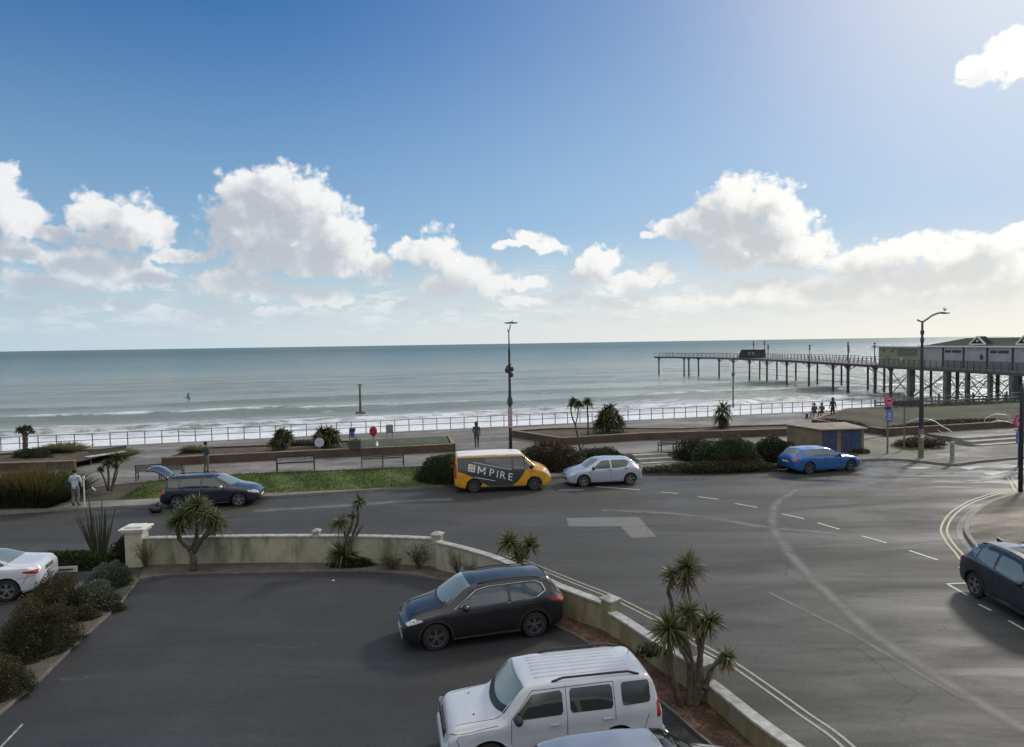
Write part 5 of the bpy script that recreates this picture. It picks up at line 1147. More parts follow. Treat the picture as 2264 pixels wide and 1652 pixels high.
for sd in (-1, 1):
    mb = MB(); B.side_patch(mb, (.16, 3.62), ((.16, 1.12), (.5, 1.0), (.9, .82), (1.15, .7), (1.45, .38), (1.5, .3), (2.9, .3), (3.2, .5), (3.45, .8), (3.62, 1.08)), 1.78, sd, off_=.006, nx=60, nz=14); mb.build('side_wrap', pd, r, smooth=True)
    mb = MB(); B.side_patch(mb, (1.3, 1.75), .3, ((1.3, .3), (1.42, .5), (1.75, .3)), sd, off_=.011, nx=10, nz=4); mb.build('wrap_patch', py, r, smooth=True)
windows(r, B, (((3.0, 4.0), ((3.0, 1.14), (4.0, 1.12)), ((3.0, 1.72), (3.45, 1.7), (4.0, 1.2))), ((1.55, 2.9), ((1.55, 1.55), (2.9, 1.18)), 1.74)), rnd=.05)
for o in [c for c in r.children if c.name.startswith('window')]:
    for v in o.data.vertices: v.co.y += math.copysign(.008, v.co.y)
screen(r, B, (3.5, 4.08, .66, .8, -.05, -.14), 'windscreen'); screen(r, B, (.035, .006, .7, .7), 'rear_window', GLASS)
lamps(r, B, (4.45, 4.88), ((4.45, .98), (4.88, .74)), ((4.45, 1.02), (4.88, .92)), LAMP, 'headlight'); lamps(r, B, (.01, .1), .75, 1.5, REDL, 'tail_light'); front(r, B, .5, .8, 1.1); plate(r, B, False, .45, PLATE)
seams(r, B, [[(2.95, 1.75), (2.95, .35)], [(1.5, 1.75), (1.5, .75), (1.6, .4)], [(3.95, 1.1), (3.85, .6), (3.7, .35)]]); seams(r, B, [[(.95, 1.55), (2.9, 1.12)], [(1.0, .8), (2.05, .58)]], .03, mat('white_vinyl', (.7, .7, .7), .4), 'vinyl_stripe')
for sd in (-1, 1): mirror(r, B, 3.95, 1.2, sd, PLAST)
def letters(txt, size, place, root, m, name='lettering', ext=0):
    cu = bpy.data.curves.new(name, 'FONT'); cu.body = txt; cu.size = size; o = bpy.data.objects.new(name, cu); col.objects.link(o)
    cu.offset = .001; dg = bpy.context.evaluated_depsgraph_get(); me = bpy.data.meshes.new_from_object(o.evaluated_get(dg)); bpy.data.objects.remove(o)
    for v in me.vertices: v.co = place(v.co.x, v.co.y)
    me.materials.clear(); me.materials.append(m); q = bpy.data.objects.new(name, me); col.objects.link(q); q.parent = root; return q
WV = mat('white_vinyl', (.7, .7, .7), .4)
def van_place(x0, z0, sl, off_=.016):
    def f(x, y): X = x0+x*1.0+y*.12; Z = z0-x*sl+y; return Vector((X-B.L/2, -(B.side_y(X, Z)+off_), Z))
    return f
van_place_l = van_place(1.16, 1.0, .25)
mb = MB()
for (x0, y0, x1, y1) in ((.03, 0, .03, .37), (.03, .37, .19, .1), (.19, .1, .35, .37), (.35, .37, .35, 0)):
    w = .034; mb.add([van_place_l(*p) for p in ((x0-w, y0), (x0+w, y0), (x1+w, y1), (x1-w, y1))], [(0, 1, 2, 3)])
mb.build('lettering', WV, r)
for i, (ch, x) in enumerate((('P', .56), ('I', .93), ('R', 1.1), ('E', 1.52))):
    letters(ch, .52, (lambda x: (lambda a, b: van_place_l(a+x, b)))(x), r, WV)
mb = MB(); qd = lambda x, z, w, h: mb.add([van_place(.68, 1.13, .25, .014)(*p) for p in ((x, z), (x+w, z), (x+w, z+h), (x, z+h))], [(0, 1, 2, 3)])
qd(0, 0, .34, .36); mb.build('emblem', WV, r)
mb = MB(); qq = lambda x, z, w, h: mb.add([van_place(.68, 1.13, .25, .018)(*p) for p in ((x, z), (x+w, z), (x+w, z+h), (x, z+h))], [(0, 1, 2, 3)])
qq(.08, .2, .22, .13); mb.build('emblem_mark', py, r); mb = MB(); qq(.06, .06, .08, .08); qq(.2, .06, .08, .08); mb.build('emblem_mark', mat('blue_vinyl', (.03, .07, .22), .4), r)

# --- silver-blue hatchback
B = hatch(4.05, 1.44); pb = paint('silver_blue_car_paint', (.40, .45, .54), .35, .3)
r = car('parked_car', Vector((4.72, 36.22, 0)), R(180+8.5), B, pb, 'pale silver blue hatchback parked nose to nose with the yellow van')
windows(r, B, (((1.78, 2.72), .93, ((1.78, 1.33), (2.2, 1.31), (2.72, .96))), ((.72, 1.7), ((.72, 1.16), (.95, .98), (1.7, .93)), ((.72, 1.22), (.95, 1.32), (1.7, 1.335)))))
screen(r, B, (2.38, 3.07, .55, .7, -.04, -.12), 'windscreen', mat('bright_screen', (.2, .22, .22), .08, 0, .9, ior=1.7)); screen(r, B, (.57, .24, .56, .62), 'rear_window', GLASS)
lamps(r, B, (3.62, 3.97), ((3.62, .66), (3.97, .58)), ((3.62, .76), (3.97, .7)), LAMP, 'headlight'); lamps(r, B, (.03, .2), .78, .95, REDL, 'tail_light')
front(r, B, .32, .46, 1.0, PLAST, 'air_intake'); front(r, B, .52, .6, .7, PLAST); plate(r, B, False, .48, PLATE)
seams(r, B, [[(1.74, .95), (1.74, .3)], [(2.85, .9), (2.8, .3)], [(.95, .95), (1.02, .7)]])
for sd in (-1, 1): mirror(r, B, 2.72, .92, sd, PLAST); handle(r, B, 1.85, .86, sd, PLAST); handle(r, B, .92, .9, sd, PLAST)

# --- bright blue estate
B = Body(4.6, .9, ((0, .82), (.05, .98), (.2, 1.05), (.55, 1.36), (.75, 1.4), (1.5, 1.43), (2.2, 1.415), (2.55, 1.35), (3.2, 1.0), (3.4, .96), (4.0, .88), (4.4, .76), (4.6, .6)),
         ((0, .76), (.3, .92), (.9, .95), (2.9, .91), (3.4, .87), (4.2, .76), (4.6, .52)), ((0, .36), (.2, .26), (.5, .19), (4.1, .19), (4.45, .22), (4.6, .28)),
         plan(4.6), ((0, .66), (.6, .67), (1.4, .7), (2.3, .7), (3.2, .84), (4.3, .76), (4.6, .6)), (.95, 3.72), .33, crown=.03)
pbl = paint('bright_blue_car_paint', (.018, .115, .36), .35, .3)
r = car('parked_car', Vector((17.62, 38.88, 0)), R(15), B, pbl, 'bright blue estate car parked at the kerb in front of the storage hut', fin=mat('shadow_alloy', (.2, .2, .21), .35, .7))
windows(r, B, (((1.95, 2.95), .96, ((1.95, 1.32), (2.4, 1.29), (2.95, .99))), ((1.1, 1.87), .97, ((1.1, 1.31), (1.87, 1.33))), ((.62, 1.02), ((.62, 1.08), (1.02, .98)), ((.62, 1.18), (1.02, 1.3)))), m=mat('pale_side_glass', (.05, .085, .1), .06, 0, .9, ior=1.6))
screen(r, B, (2.5, 3.22, .56, .72, -.04, -.12), 'windscreen'); screen(r, B, (.52, .2, .56, .62), 'rear_window')
lamps(r, B, (.02, .35), .78, .9, REDL, 'tail_light'); lamps(r, B, (4.1, 4.5), .64, .76, LAMP, 'headlight'); front(r, B, .5, .66, .8, PLAST); plate(r, B, True, .68, PLATEY)
for sd in (-1, 1): mirror(r, B, 2.85, .92, sd, PLAST); handle(r, B, 2.0, .86, sd, pbl); handle(r, B, 1.15, .88, sd, pbl)
seams(r, B, [[(1.9, .95), (1.9, .3)], [(3.0, .9), (2.95, .3)]])

# shut lines, sills and bumper joints shared by every car
for r in [o for o in col.objects if o.parent is None and o.get('category') in ('car', 'van')]:
    B = CARS[r.name]; L = B.L; f_, b_ = B.wheels[1], B.wheels[0]; zt = lambda x: B.I(B.belt_, x)
    for sd in (-1, 1):
        mb = MB(); B.side_line(mb, [(f_+B.ar+.03, B.wr+.12), (min(L-.12, f_+B.ar+.16), zt(L-.3)-.06)], .012, sd, off_=0); B.side_line(mb, [(b_-B.ar-.03, B.wr+.14), (max(.1, b_-B.ar-.2), zt(.2)-.12)], .012, sd, off_=0)
        mb.build('bumper_joint', SEAM, r)
        mb = MB(); B.side_line(mb, [(b_+B.ar+.03, B.I(B.bot_, b_+1)+.03), (f_-B.ar-.03, B.I(B.bot_, b_+1)+.03)], .06, sd, off_=0); mb.build('sill', PLAST, r)
        mb = MB(); xs = np.linspace(f_-.35, L-.22, 10); mb.tube([(x-L/2, sd*B.W*(.74-.10*(x-f_)), B.top_z(x, B.W*(.74-.10*(x-f_)))+.001) for x in xs], .005, 4); mb.build('bonnet_joint', SEAM, r)
# ------------------------------------------------------------------ pier
M_pier = mat('pier_ironwork', (.05, .055, .055), .7, var=.3, vscale=1.5); M_deck = mat('pier_deck', (.12, .115, .105), .8, var=.3, vscale=.8); M_pile = mat('pier_concrete_pile', (.10, .095, .085), .85, var=.4, vscale=.9)
DZ = 2.3
E_ = [Vector(p) for p in ((77, 72, 0), (75.2, 85, 0), (72.8, 98, 0), (71, 130, 0), (70.3, 150, 0), (69.6, 172, 0), (66.8, 196, 0), (60.5, 216, 0), (49.5, 236, 0))]
def widen(i): return (14, 14, 14, 14, 10, 10, 9, 6, 3)[i]
F_ = [p+Vector((widen(i), 0 if i < 6 else widen(i)*.35, 0)) for i, p in enumerate(E_)]
pr = empty('pier', tuple(E_[0]), label='long pier on iron legs running out to sea from the right', cat='pier')
mb = MB(); mb.prism([(p.x, p.y) for p in E_+F_[::-1]], DZ-.55, DZ); rel(mb, pr).build('deck', M_deck, pr)
mb = MB(); ribbon_ = dens(E_, 4); mb.tube([p+Vector((-.05, 0, DZ-.3)) for p in ribbon_], .16, 6); rel(mb, pr).build('edge_beam', M_pier, pr)
def on_edge(px, path=None):      # point of the near deck edge seen at 1440-wide crop column px
    u = (2400+px*.636)*.5896; k = ray(u, 780); k = k.x/k.y; path = path or E_
    for a, b in zip(path, path[1:]):
        fa, fb = a.x-k*a.y, b.x-k*b.y
        if fa*fb <= 0: return a.lerp(b, fa/(fa-fb))
    return path[0]
def pleg(p, rad, zb=SEA-1.5, sq=False, parent=pr):
    mb = MB()
    if sq: mb.box((p.x, p.y, (zb+DZ-.5)/2), (rad*2, rad*2, DZ-.5-zb))
    else: mb.tube([(p.x, p.y, zb), (p.x, p.y, DZ-.5)], rad, 8); mb.tube([(p.x, p.y, DZ-1.1), (p.x, p.y, DZ-.5)], [rad, rad*2.2], 8)
    return rel(mb, pr).build('leg', M_pile if sq else M_pier, pr)
legs = []
for px in (107, 255, 283, 340, 461, 545, 640, 743, 860, 990, 1132, 1220, 1380, 1472): 
    p = on_edge(px)+Vector((.25, 0, 0)); pleg(p, .24 if px < 1200 else .3); legs.append(p)
    if px > 500: q = p+Vector((8.2, 1.0, 0)); pleg(q, .22)
for px in (1580, 1795, 1915, 2048, 2187, 2330): 
    p = on_edge(px)+Vector((.5, 0, 0)); pleg(p, .42 if px in (1580, 1795, 2187) else .27, sq=True); legs.append(p); q = p+Vector((9, .8, 0)); pleg(q, .3)
def brace(a, b, r_=.05):
    mb = MB(); mb.tube([a, b], r_, 5); rel(mb, pr).build('brace', M_pier, pr)
zt_, zl_ = DZ-.9, SEA+.7
for i in range(len(legs)-1):
    a, b = legs[i], legs[i+1]
    if i >= 4: 
        brace(a+Vector((0, 0, SEA+2.2)), b+Vector((0, 0, SEA+2.2)), .045)
        brace(a+Vector((0, 0, SEA+3.6)), b+Vector((0, 0, SEA+3.6)), .035)
    if i >= 13: brace(a+Vector((0, 0, zt_)), b+Vector((0, 0, zl_)), .075); brace(a+Vector((0, 0, zl_)), b+Vector((0, 0, zt_)), .075)
    if 4 <= i < 12:     # shallow arch brackets
        mb = MB()
        for s, e in ((a, b), (b, a)):
            d = (e-s)*.28; mb.tube([s+Vector((0, 0, DZ-1.7)), s+d*.35+Vector((0, 0, DZ-1.1)), s+d+Vector((0, 0, DZ-.6))], .1, 5)
        rel(mb, pr).build('bracket', M_pier, pr)
for i in (12, 14, 15, 16, 17): a = legs[i]; brace(a+Vector((0, 0, zt_)), a+Vector((8, 1, zl_)), .06); brace(a+Vector((8.5, 1, zt_)), a+Vector((.3, 0, zl_)), .06)
# railing
mb = MB(); rp = dens(E_, 6); tot = 0
for z, rr_ in ((1.15, .045), (.75, .03), (.4, .03)): mb.tube([p+Vector((.1, 0, DZ+z)) for p in rp], rr_, 5)
rel(mb, pr).build('railing', M_pier, pr)
mb = MB()
for a, b in zip(rp, rp[1:]):
    n = max(1, int((b-a).length/1.3))
    for k in range(n): p = a.lerp(b, k/n); mb.box((p.x+.1, p.y, DZ+.6), (.09, .09, 1.25))
tag(rel(mb, pr).build('railing_posts', M_pier, pr), kind='stuff')
mb = MB()
for a, b in zip(F_[3:], F_[4:]):
    n = int((b-a).length/1.6)
    for k in range(n): p = a.lerp(b, k/n); mb.box((p.x-.1, p.y, DZ+.6), (.12, .12, 1.25))
    mb.tube([a+Vector((-.1, 0, DZ+1.15)), b+Vector((-.1, 0, DZ+1.15))], .05, 5)
tag(rel(mb, pr).build('far_railing', M_pier, pr), kind='stuff')
# pier head kiosk
kc = (on_edge(600)+Vector((3.4, 1.5, DZ))); ks = empty('kiosk', tuple(kc), R(110), label='dark boxy kiosk with a slanted end near the head of the pier', cat='kiosk')
mb = MB(); mb.prism([(-3.9, -1.6), (2.6, -1.6), (3.9, -1.6), (3.9, 1.6), (2.6, 1.6), (-3.9, 1.6)], 0, lambda p: .5 if p[0] > 3 else 2.3); mb.build('walls', mat('dark_kiosk', (.05, .045, .045), .8, var=.4), ks)
mb = MB(); mb.box((-.7, 0, 2.36), (6.8, 3.5, .12)); mb.build('roof', mat('kiosk_roof', (.09, .085, .085), .8), ks)
for i, x in enumerate((-2.6, -.9)): mb = MB(); mb.box((x, 1.62, 1.3), (1.1, .06, .9)); mb.build('window', mat('kiosk_pane', (.2, .21, .22), .3), ks)
def pier_lamp(px, dx, h, lab):
    p = on_edge(px)+Vector((dx, 0, DZ)); r = empty('lamp_post', tuple(p), label=lab, cat='lamp post', group='lamp posts along the pier')
    mb = MB(); mb.tube([(0, 0, 0), (0, 0, h)], [.11, .07], 8); mb.build('post', M_pier, r)
    for z in (h, h-.5, h-.95): mb = MB(); mb.box((0, 0, z), (.34, .34, .3)); mb.build('lantern', M_pier, r)
for px, dx, h, lab in ((588, 4, 4.6, 'pier lamp post rising over the left of the kiosk'), (630, 5, 4.8, 'pier lamp post rising over the right of the kiosk'), (742, .6, 3.7, 'single pier lamp post just right of the kiosk'), (988, .5, 3.7, 'nearer lamp post of the pair in the middle of the pier'),
                       (1023, 8, 4.2, 'farther lamp post of the pair in the middle of the pier'), (1165, 8, 4.1, 'left lamp post of the pair beside the cream pier building'), (1212, .6, 3.5, 'right lamp post of the pair beside the cream pier building')): pier_lamp(px, dx, h, lab)
# buildings on the pier
M_crm = mat('cream_pier_wall', (.30, .285, .20), .85, var=.25, vscale=1.3); M_pw = mat('white_pier_panel', (.36, .35, .34), .8, var=.15, vscale=.8); M_roof = mat('dark_green_roof', (.034, .036, .027), .95, 0, .15, var=.3, vscale=1.2, bump=.4); M_trim = mat('white_trim', (.6, .6, .58), .6)
def edgex(y, dx):
    for a, b in zip(E_, E_[1:]):
        if a.y <= y <= b.y: return a.lerp(b, (y-a.y)/(b.y-a.y)).x+dx
lb = empty('pier_building', (edgex(124, 3.2), 123.5, DZ), label='low flat roofed cream building on the pier', cat='building')
X0, X1, XE0, XE1 = edgex(124, 3.2), edgex(137, 3.2), 12., 8.
mb = MB(); mb.prism([(X0, 123.6), (X0+9.5, 123.6), (X1+6, 137), (X1, 137)], DZ, DZ+3.35); rel(mb, lb)
mb.v = [(x, y, z) for x, y, z in mb.v]; mb.build('walls', M_crm, lb)
mb = MB(); mb.prism([(X0-.5, 123.5), (X0+10, 123.5), (X1+6.4, 137.8), (X1-.7, 138.6)], DZ+3.35, DZ+3.6); rel(mb, lb).build('roof', mat('pale_flat_roof', (.4, .41, .42), .6), lb)
mb = MB(); a = Vector((edgex(125, 3.12), 125, 0)); b = Vector((edgex(130.5, 3.12), 130.5, 0))
mb.strip([(a.x, a.y, DZ+1.9), (b.x, b.y, DZ+1.9)], [(a.x, a.y, DZ+3.0), (b.x, b.y, DZ+3.0)]); rel(mb, lb).build('window', mat('boarded_window', (.16, .155, .12), .7), lb)
mb = MB()
for y, z, w in ((135.2, 2.75, .9), (132.5, 2.6, .7), (133.8, 1.4, .3)):
    a = edgex(y, 3.12); mb.box((a, y, DZ+z), (.04, w, .22))
rel(mb, lb).build('vent', M_pier, lb)
hall = empty('pier_pavilion', (edgex(123, 3.0), 123, DZ), label='large pier pavilion with a dark hipped roof and white triangular gables', cat='building')
Y0, Y1 = 80., 123.4; xn0, xn1 = edgex(Y0, 3), edgex(Y1, 3); Wd = 10.5
mb = MB(); mb.prism([(xn0, Y0), (xn0+Wd, Y0), (xn1+Wd, Y1), (xn1, Y1)], DZ, DZ+3.5); rel(mb, hall).build('walls', M_pw, hall)
ez, rz_ = DZ+3.5, 7.35-.05
vs = [(xn0-.5, Y0-.5, ez), (xn0+Wd+.5, Y0-.5, ez), (xn1+Wd+.5, Y1+.5, ez), (xn1-.5, Y1+.5, ez), (xn0+Wd/2, Y0+5, rz_), (xn1+Wd/2, Y1-4.5, rz_)]
mb = MB(); mb.add(vs, [(0, 1, 4), (1, 2, 5, 4), (2, 3, 5), (3, 0, 4, 5), (3, 2, 1, 0)]); rel(mb, hall).build('roof', M_roof, hall)
mb = MB(); mb.strip([(xn0-.52, Y0-.5, ez-.02), (xn1-.52, Y1+.5, ez-.02)], [(xn0-.52, Y0-.5, ez+.22), (xn1-.52, Y1+.5, ez+.22)]); rel(mb, hall).build('gutter', M_trim, hall)
def wall_pt(px, dx=-.06):
    u = (3120+px*.318)*.5896; k = ray(u, 780); k = k.x/k.y; a, b = Vector((xn0, Y0, 0)), Vector((xn1, Y1, 0)); fa, fb = a.x-k*a.y, b.x-k*b.y; p = a.lerp(b, fa/(fa-fb)); p.x += dx; return p
for px in (1312, 1555, 1833, 2135): p = wall_pt(px); mb = MB(); mb.box((p.x, p.y, DZ+1.75), (.14, .3, 3.5)); rel(mb, hall).build('pilaster', M_pier, hall)
mb = MB(); a = wall_pt(1330, -.05); b = Vector((xn0-.05, Y0, 0)); mb.strip([(a.x, a.y, DZ), (b.x, b.y, DZ)], [(a.x, a.y, DZ+1.25), (b.x, b.y, DZ+1.25)]); rel(mb, hall).build('dado_band', mat('grey_dado', (.2, .2, .2), .8, var=.2), hall)
for p0, p1 in ((1335, 1525), (1868, 2085)):     # weathered lettering too worn to read
    mb = MB(); n = 11; rs = np.random.RandomState(p0)
    for i in range(n):
        q = wall_pt(p0+(p1-p0)*(i+.5)/n, -.09); h = .38
        if i in (4,): continue
        mb.box((q.x, q.y, DZ+2.75), (.03, .34, h)); mb.v = mb.v
    rel(mb, hall).build('sign_lettering', M_pier, hall)
q = wall_pt(1765, -.08); mb = MB(); mb.ell((q.x, q.y, DZ+1.9), (.05, .35, .45)); rel(mb, hall).build('wall_lamp', M_pier, hall)
for px, wv in ((1745, 95), (2300, 95)):
    a, b, c_p = wall_pt(px-wv, -.4), wall_pt(px+wv, -.4), wall_pt(px, -.4); mb = MB()
    zc = lambda p, up_: Vector((p.x, p.y, ez+up_))
    tri = [zc(a, .45), zc(b, .45), zc(c_p, 1.75)]; back = [v+Vector((1.3, 0, 0)) for v in tri]
    mb.add(tri+back, [(0, 1, 2), (0, 3, 4, 1), (1, 4, 5, 2), (2, 5, 3, 0)]); rel(mb, hall).build('gable', M_roof, hall)
    mb = MB()
    for s, e in ((0, 1), (1, 2), (2, 0)): mb.tube([tri[s]+Vector((-.06, 0, 0)), tri[e]+Vector((-.06, 0, 0))], .13, 6)
    rel(mb, hall).build('gable_trim', M_trim, hall)
    mb = MB(); mb.tube([zc(c_p, 1.0)+Vector((-.1, 0, 0)), zc(c_p, 1.02)], .2, 8); rel(mb, hall).build('gable_ornament', M_trim, hall)

# ------------------------------------------------------------------ street furniture
M_post = mat('galvanised_post', (.17, .17, .165), .55, metal=.3, var=.25, vscale=4); M_dpost = mat('dark_post', (.035, .04, .042), .5, var=.2)
def top_h(base, v, u): return P(u, v, base.y).z-base.z
b = Vector((P(1129, 990, 37.6).x, 37.6, .12)); r = empty('street_lamp', tuple(b), label='slim grey street lamp rising behind the yellow van', cat='street lamp', group='street lamps')
H_ = top_h(b, 716, 1127); hz = lambda v: top_h(b, v, 1127)
mb = MB(); mb.tube([(0, 0, 0), (0, 0, hz(895)), (0, 0, hz(775)), (0, 0, hz(770)), (0, 0, hz(735))], [.11, .085, .065, .04, .035], 10); mb.build('pole', M_dpost, r, smooth=True)
mb = MB(); mb.tube([(0, 0, hz(895)), (0, 0, hz(890)), (0, 0, hz(878))], [.15, .17, .12], 10); mb.build('collar', M_dpost, r)
mb = MB(); mb.tube([(0, 0, hz(735)), (.02, 0, hz(730)), (.1, 0, hz(718))], .03, 6); mb.tube([(0, 0, hz(737)), (-.09, 0, hz(727))], .025, 6); mb.build('bracket', M_dpost, r)
mb = MB(); mb.ell((.14, -.05, hz(714)), (.4, .14, .05), 12, 6); mb.tube([(.1, 0, hz(715)), (.22, 0, hz(708))], .02, 5); mb.build('lantern', M_dpost, r, smooth=True)
for (x, v, s) in ((-.13, 818, .13), (.14, 816, .11), (.1, 828, .12), (.02, 806, .08), (-.1, 812, .09)):
    mb = MB(); mb.ell((x, -.06, hz(v)), (s, s*.8, s*1.3), 10, 6); mb.build('loudspeaker' if s > .1 else 'fixing', M_dpost, r, smooth=True)
mb = MB(); mb.tube([(0, -.01, hz(945)), (0, -.01, hz(900))], .125, 10); mb.build('notice_sleeve', mat('pale_pink_notice', (.34, .27, .27), .7, var=.4, vscale=9), r)
b = G(2036, 1012, .12); r = empty('street_lamp', tuple(b), label='tall street lamp with a long curved arm and a gull perched on it', cat='street lamp', group='street lamps')
f = D3(b); hz = lambda v: f(2038, v)[2]
mb = MB(); mb.tube([(0, 0, 0), (0, 0, hz(945)), (0, 0, hz(770)), (0, 0, hz(760)), (0, 0, hz(710))], [.15, .14, .085, .075, .06], 12); mb.build('pole', M_dpost, r, smooth=True)
mb = MB(); mb.tube([(0, 0, .02), (0, 0, hz(948))], .158, 12); mb.build('base_sleeve', mat('weathered_base', (.17, .155, .11), .75, var=.4, vscale=3), r)
mb = MB(); mb.tube(curve([f(2040, 712), f(2052, 704), f(2062, 697), f(2076, 692), f(2085, 691)]), .055, 8); mb.tube(curve([f(2041, 711), f(2034, 710), f(2028, 707)]), .05, 8); mb.build('arm', M_post, r, smooth=True)
p = Vector(f(2089, 692)); mb = MB(); mb.ell(tuple(p), (.34, .14, .06), 10, 6); mb.build('lantern', M_dpost, r, smooth=True)
for v in (735, 752): mb = MB(); mb.tube([(0, 0, hz(v)-.12), (0, 0, hz(v)+.12)], .11, 8); mb.build('fixing', M_dpost, r)
mb = MB(); mb.box((-.02, -.16, hz(964)), (.2, .03, .22)); mb.build('notice', M_trim, r)
def gull(loc, rz, label, s=1.):
    r = empty('seagull', tuple(loc), rz, label=label, cat='gull', group='gulls'); r.scale = (s,)*3
    mb = MB(); pts = [(-.24, 0, .14, .012), (-.15, 0, .15, .045), (0, 0, .16, .075), (.1, 0, .18, .07), (.16, 0, .25, .045), (.18, 0, .3, .042), (.22, 0, .31, .02), (.27, 0, .3, .006)]
    mb.tube([p[:3] for p in pts], [p[3] for p in pts], 10); mb.build('body', mat('white_feathers', (.7, .7, .68), .7), r, smooth=True)
    for sd in (-1, 1): mb = MB(); mb.ell((-.06, sd*.06, .175), (.2, .02, .05), 10, 6); mb.build('wing', mat('grey_feathers', (.3, .31, .33), .7), r, smooth=True); mb = MB(); mb.tube([(0, sd*.03, 0), (0, sd*.03, .12)], .008, 5); mb.build('leg', mat('pink_leg', (.5, .25, .2), .6), r)
    return r
gull(Vector(f(2089, 690))+b-Vector((0, 0, 0)), 1.2, 'gull perched on the end of the curved lamp arm')
gull(G(207, 1090, .32), 2.5, 'small gull on the earth verge left of the grass')
gull(G(834, 992, .95)+Vector((0, .0, 0)), 1.8, 'gull standing on the lawn of the long planter', 1.3)
# sign posts with round tops
def disc(mb, c, rad, t_=.03, n=24): mb.lathe([(0, -t_/2), (rad, -t_/2), (rad, t_/2), (0, t_/2)], c, n, 'Y')
SR = mat('red_pink_sign', (.5, .06, .12), .5, var=.35, vscale=7); SP = mat('pink_sign_patch', (.62, .2, .3), .5, var=.3, vscale=8); SB = mat('blue_sign', (.10, .17, .42), .5, var=.35, vscale=6); SD = mat('navy_sign', (.03, .04, .11), .5, var=.4, vscale=6)
def sign_post(b, u, v0, v1, v2, v3, label, flip=1, post=M_post):
    f = D3(b); r = empty('sign_post', tuple(b), R(8), label=label, cat='road sign', group='round topped road signs'); z = lambda v: f(u, v)[2]
    mb = MB(); mb.tube([(0, 0, 0), (0, 0, z(v0))], .055, 8); mb.build('post', post, r)
    zc = (z(v0)+z(v1))/2; rad = (z(v0)-z(v1))/2
    mb = MB(); disc(mb, (0, -.09, zc), rad); mb.build('round_sign', SR, r)
    mb = MB(); disc(mb, (.0, -.113, zc), rad*.72, .006); mb.build('sign_face', SP, r); mb = MB(); mb.box((0, -.12, zc+rad*.12), (rad*1.0, .008, rad*.3)); mb.build('sign_bar', SD, r)
    mb = MB(); mb.box((-.05, -.085, (z(v1)+z(v2))/2), (rad*1.5, .025, z(v1)-z(v2)-.04)); mb.build('sign_panel', SD, r)
    mb = MB(); mb.box((.05, -.085, (z(v2)+z(v3))/2), (rad*1.45, .025, z(v2)-z(v3)-.02)); mb.build('sign_panel', SB, r)
    mb = MB(); mb.box((.05, -.102, (z(v2)*.6+z(v3)*.4)), (rad*.5, .006, (z(v2)-z(v3))*.4)); mb.box((.05, -.102, (z(v2)*.25+z(v3)*.75)), (rad*1., .006, (z(v2)-z(v3))*.1)); mb.build('sign_symbol', mat('pale_sign_symbol', (.35, .42, .6), .5), r)
sign_post(G(1962, 1003, .12), 1962, 876, 898, 906, 933, 'post with a round pink red sign over blue plates, left of the lamp')
b = G(2252, 1030, .0); sign_post(b, 2249, 914, 948, 952, 980, 'post with a round pink red sign over a blue plate at the right edge', post=mat('blue_grey_post', (.12, .16, .2), .5))
b = G(1999, 989, .3); f = D3(b); r = empty('sign_post', tuple(b), R(6), label='slim post carrying a long dark weathered board', cat='sign', group=None)
mb = MB(); mb.tube([(0, 0, 0), (0, 0, f(1999, 884)[2])], .05, 8); mb.build('post', M_post, r)
mb = MB(); zc = f(2003, 891)[2]; mb.box((.12, -.08, zc), (2.0, .05, .40)); mb.build('board', mat('dark_weathered_board', (.055, .05, .042), .8, var=.5, vscale=5), r, bevel=.02)
b = G(2256, 1088, .12); f = D3(b); r = empty('pole', tuple(b), label='dark pole with a forked top on the block paved corner', cat='pole')
mb = MB(); mb.tube([(0, 0, 0), (0, 0, f(2255, 860)[2]), (0, 0, f(2255, 846)[2])], [.1, .09, .02], 10); mb.build('shaft', M_dpost, r, smooth=True)
mb = MB()
for sd in (-1, 1): mb.tube(curve([(0, 0, f(2255, 852)[2]), (sd*.2, 0, f(2255, 846)[2]), (sd*.42, 0, f(2255, 836)[2])]), .018, 5)
mb.build('fork', M_dpost, r)
b = G(2105, 1021, .12); r = empty('bollard', tuple(b), label='pale round topped bollard at the foot of the wide steps', cat='bollard')
mb = MB(); mb.lathe([(.13, 0), (.12, .1), (.115, 1.05), (.13, 1.1), (.12, 1.17), (.06, 1.22), (0, 1.23)], (0, 0, 0), 16); mb.build('shaft', mat('pale_bollard', (.27, .26, .245), .7, var=.25), r, smooth=True)
# curved handrails
M_hr = mat('galvanised_handrail', (.55, .56, .56), .4, metal=.4)
def hrail(base, pts_list, posts, label):
    r = empty('handrail', tuple(base), label=label, cat='handrail', group='curved handrails'); q = lambda p: P(*q6(*p[:2]), base.y+p[2])-base
    for pts in pts_list: mb = MB(); mb.tube(curve([q(p) for p in pts], 6), .032, 8); mb.build('rail', M_hr, r, smooth=True)
    for a, zb in posts: v = q(a); mb = MB(); mb.tube([(v.x, v.y, zb), v], .03, 8); mb.build('post', M_hr, r)
bs = G(2003, 953, PZ)
hrail(bs, [((620, 590, 0), (620, 520, 0), (700, 470, 0), (800, 452, 0), (900, 462, -.3), (1000, 490, -.6), (1100, 560, -1.2), (1180, 600, -1.8), (1250, 648, -2.2)), ((640, 605, 0), (760, 545, 0), (860, 545, -.3), (980, 575, -.6), (1100, 650, -1.2), (1245, 742, -2.2))],
      [((622, 520, 0), 0)], 'pale arched handrail beside the ramp next to the tall street lamp')
bs = G(2208, 947, PZ)
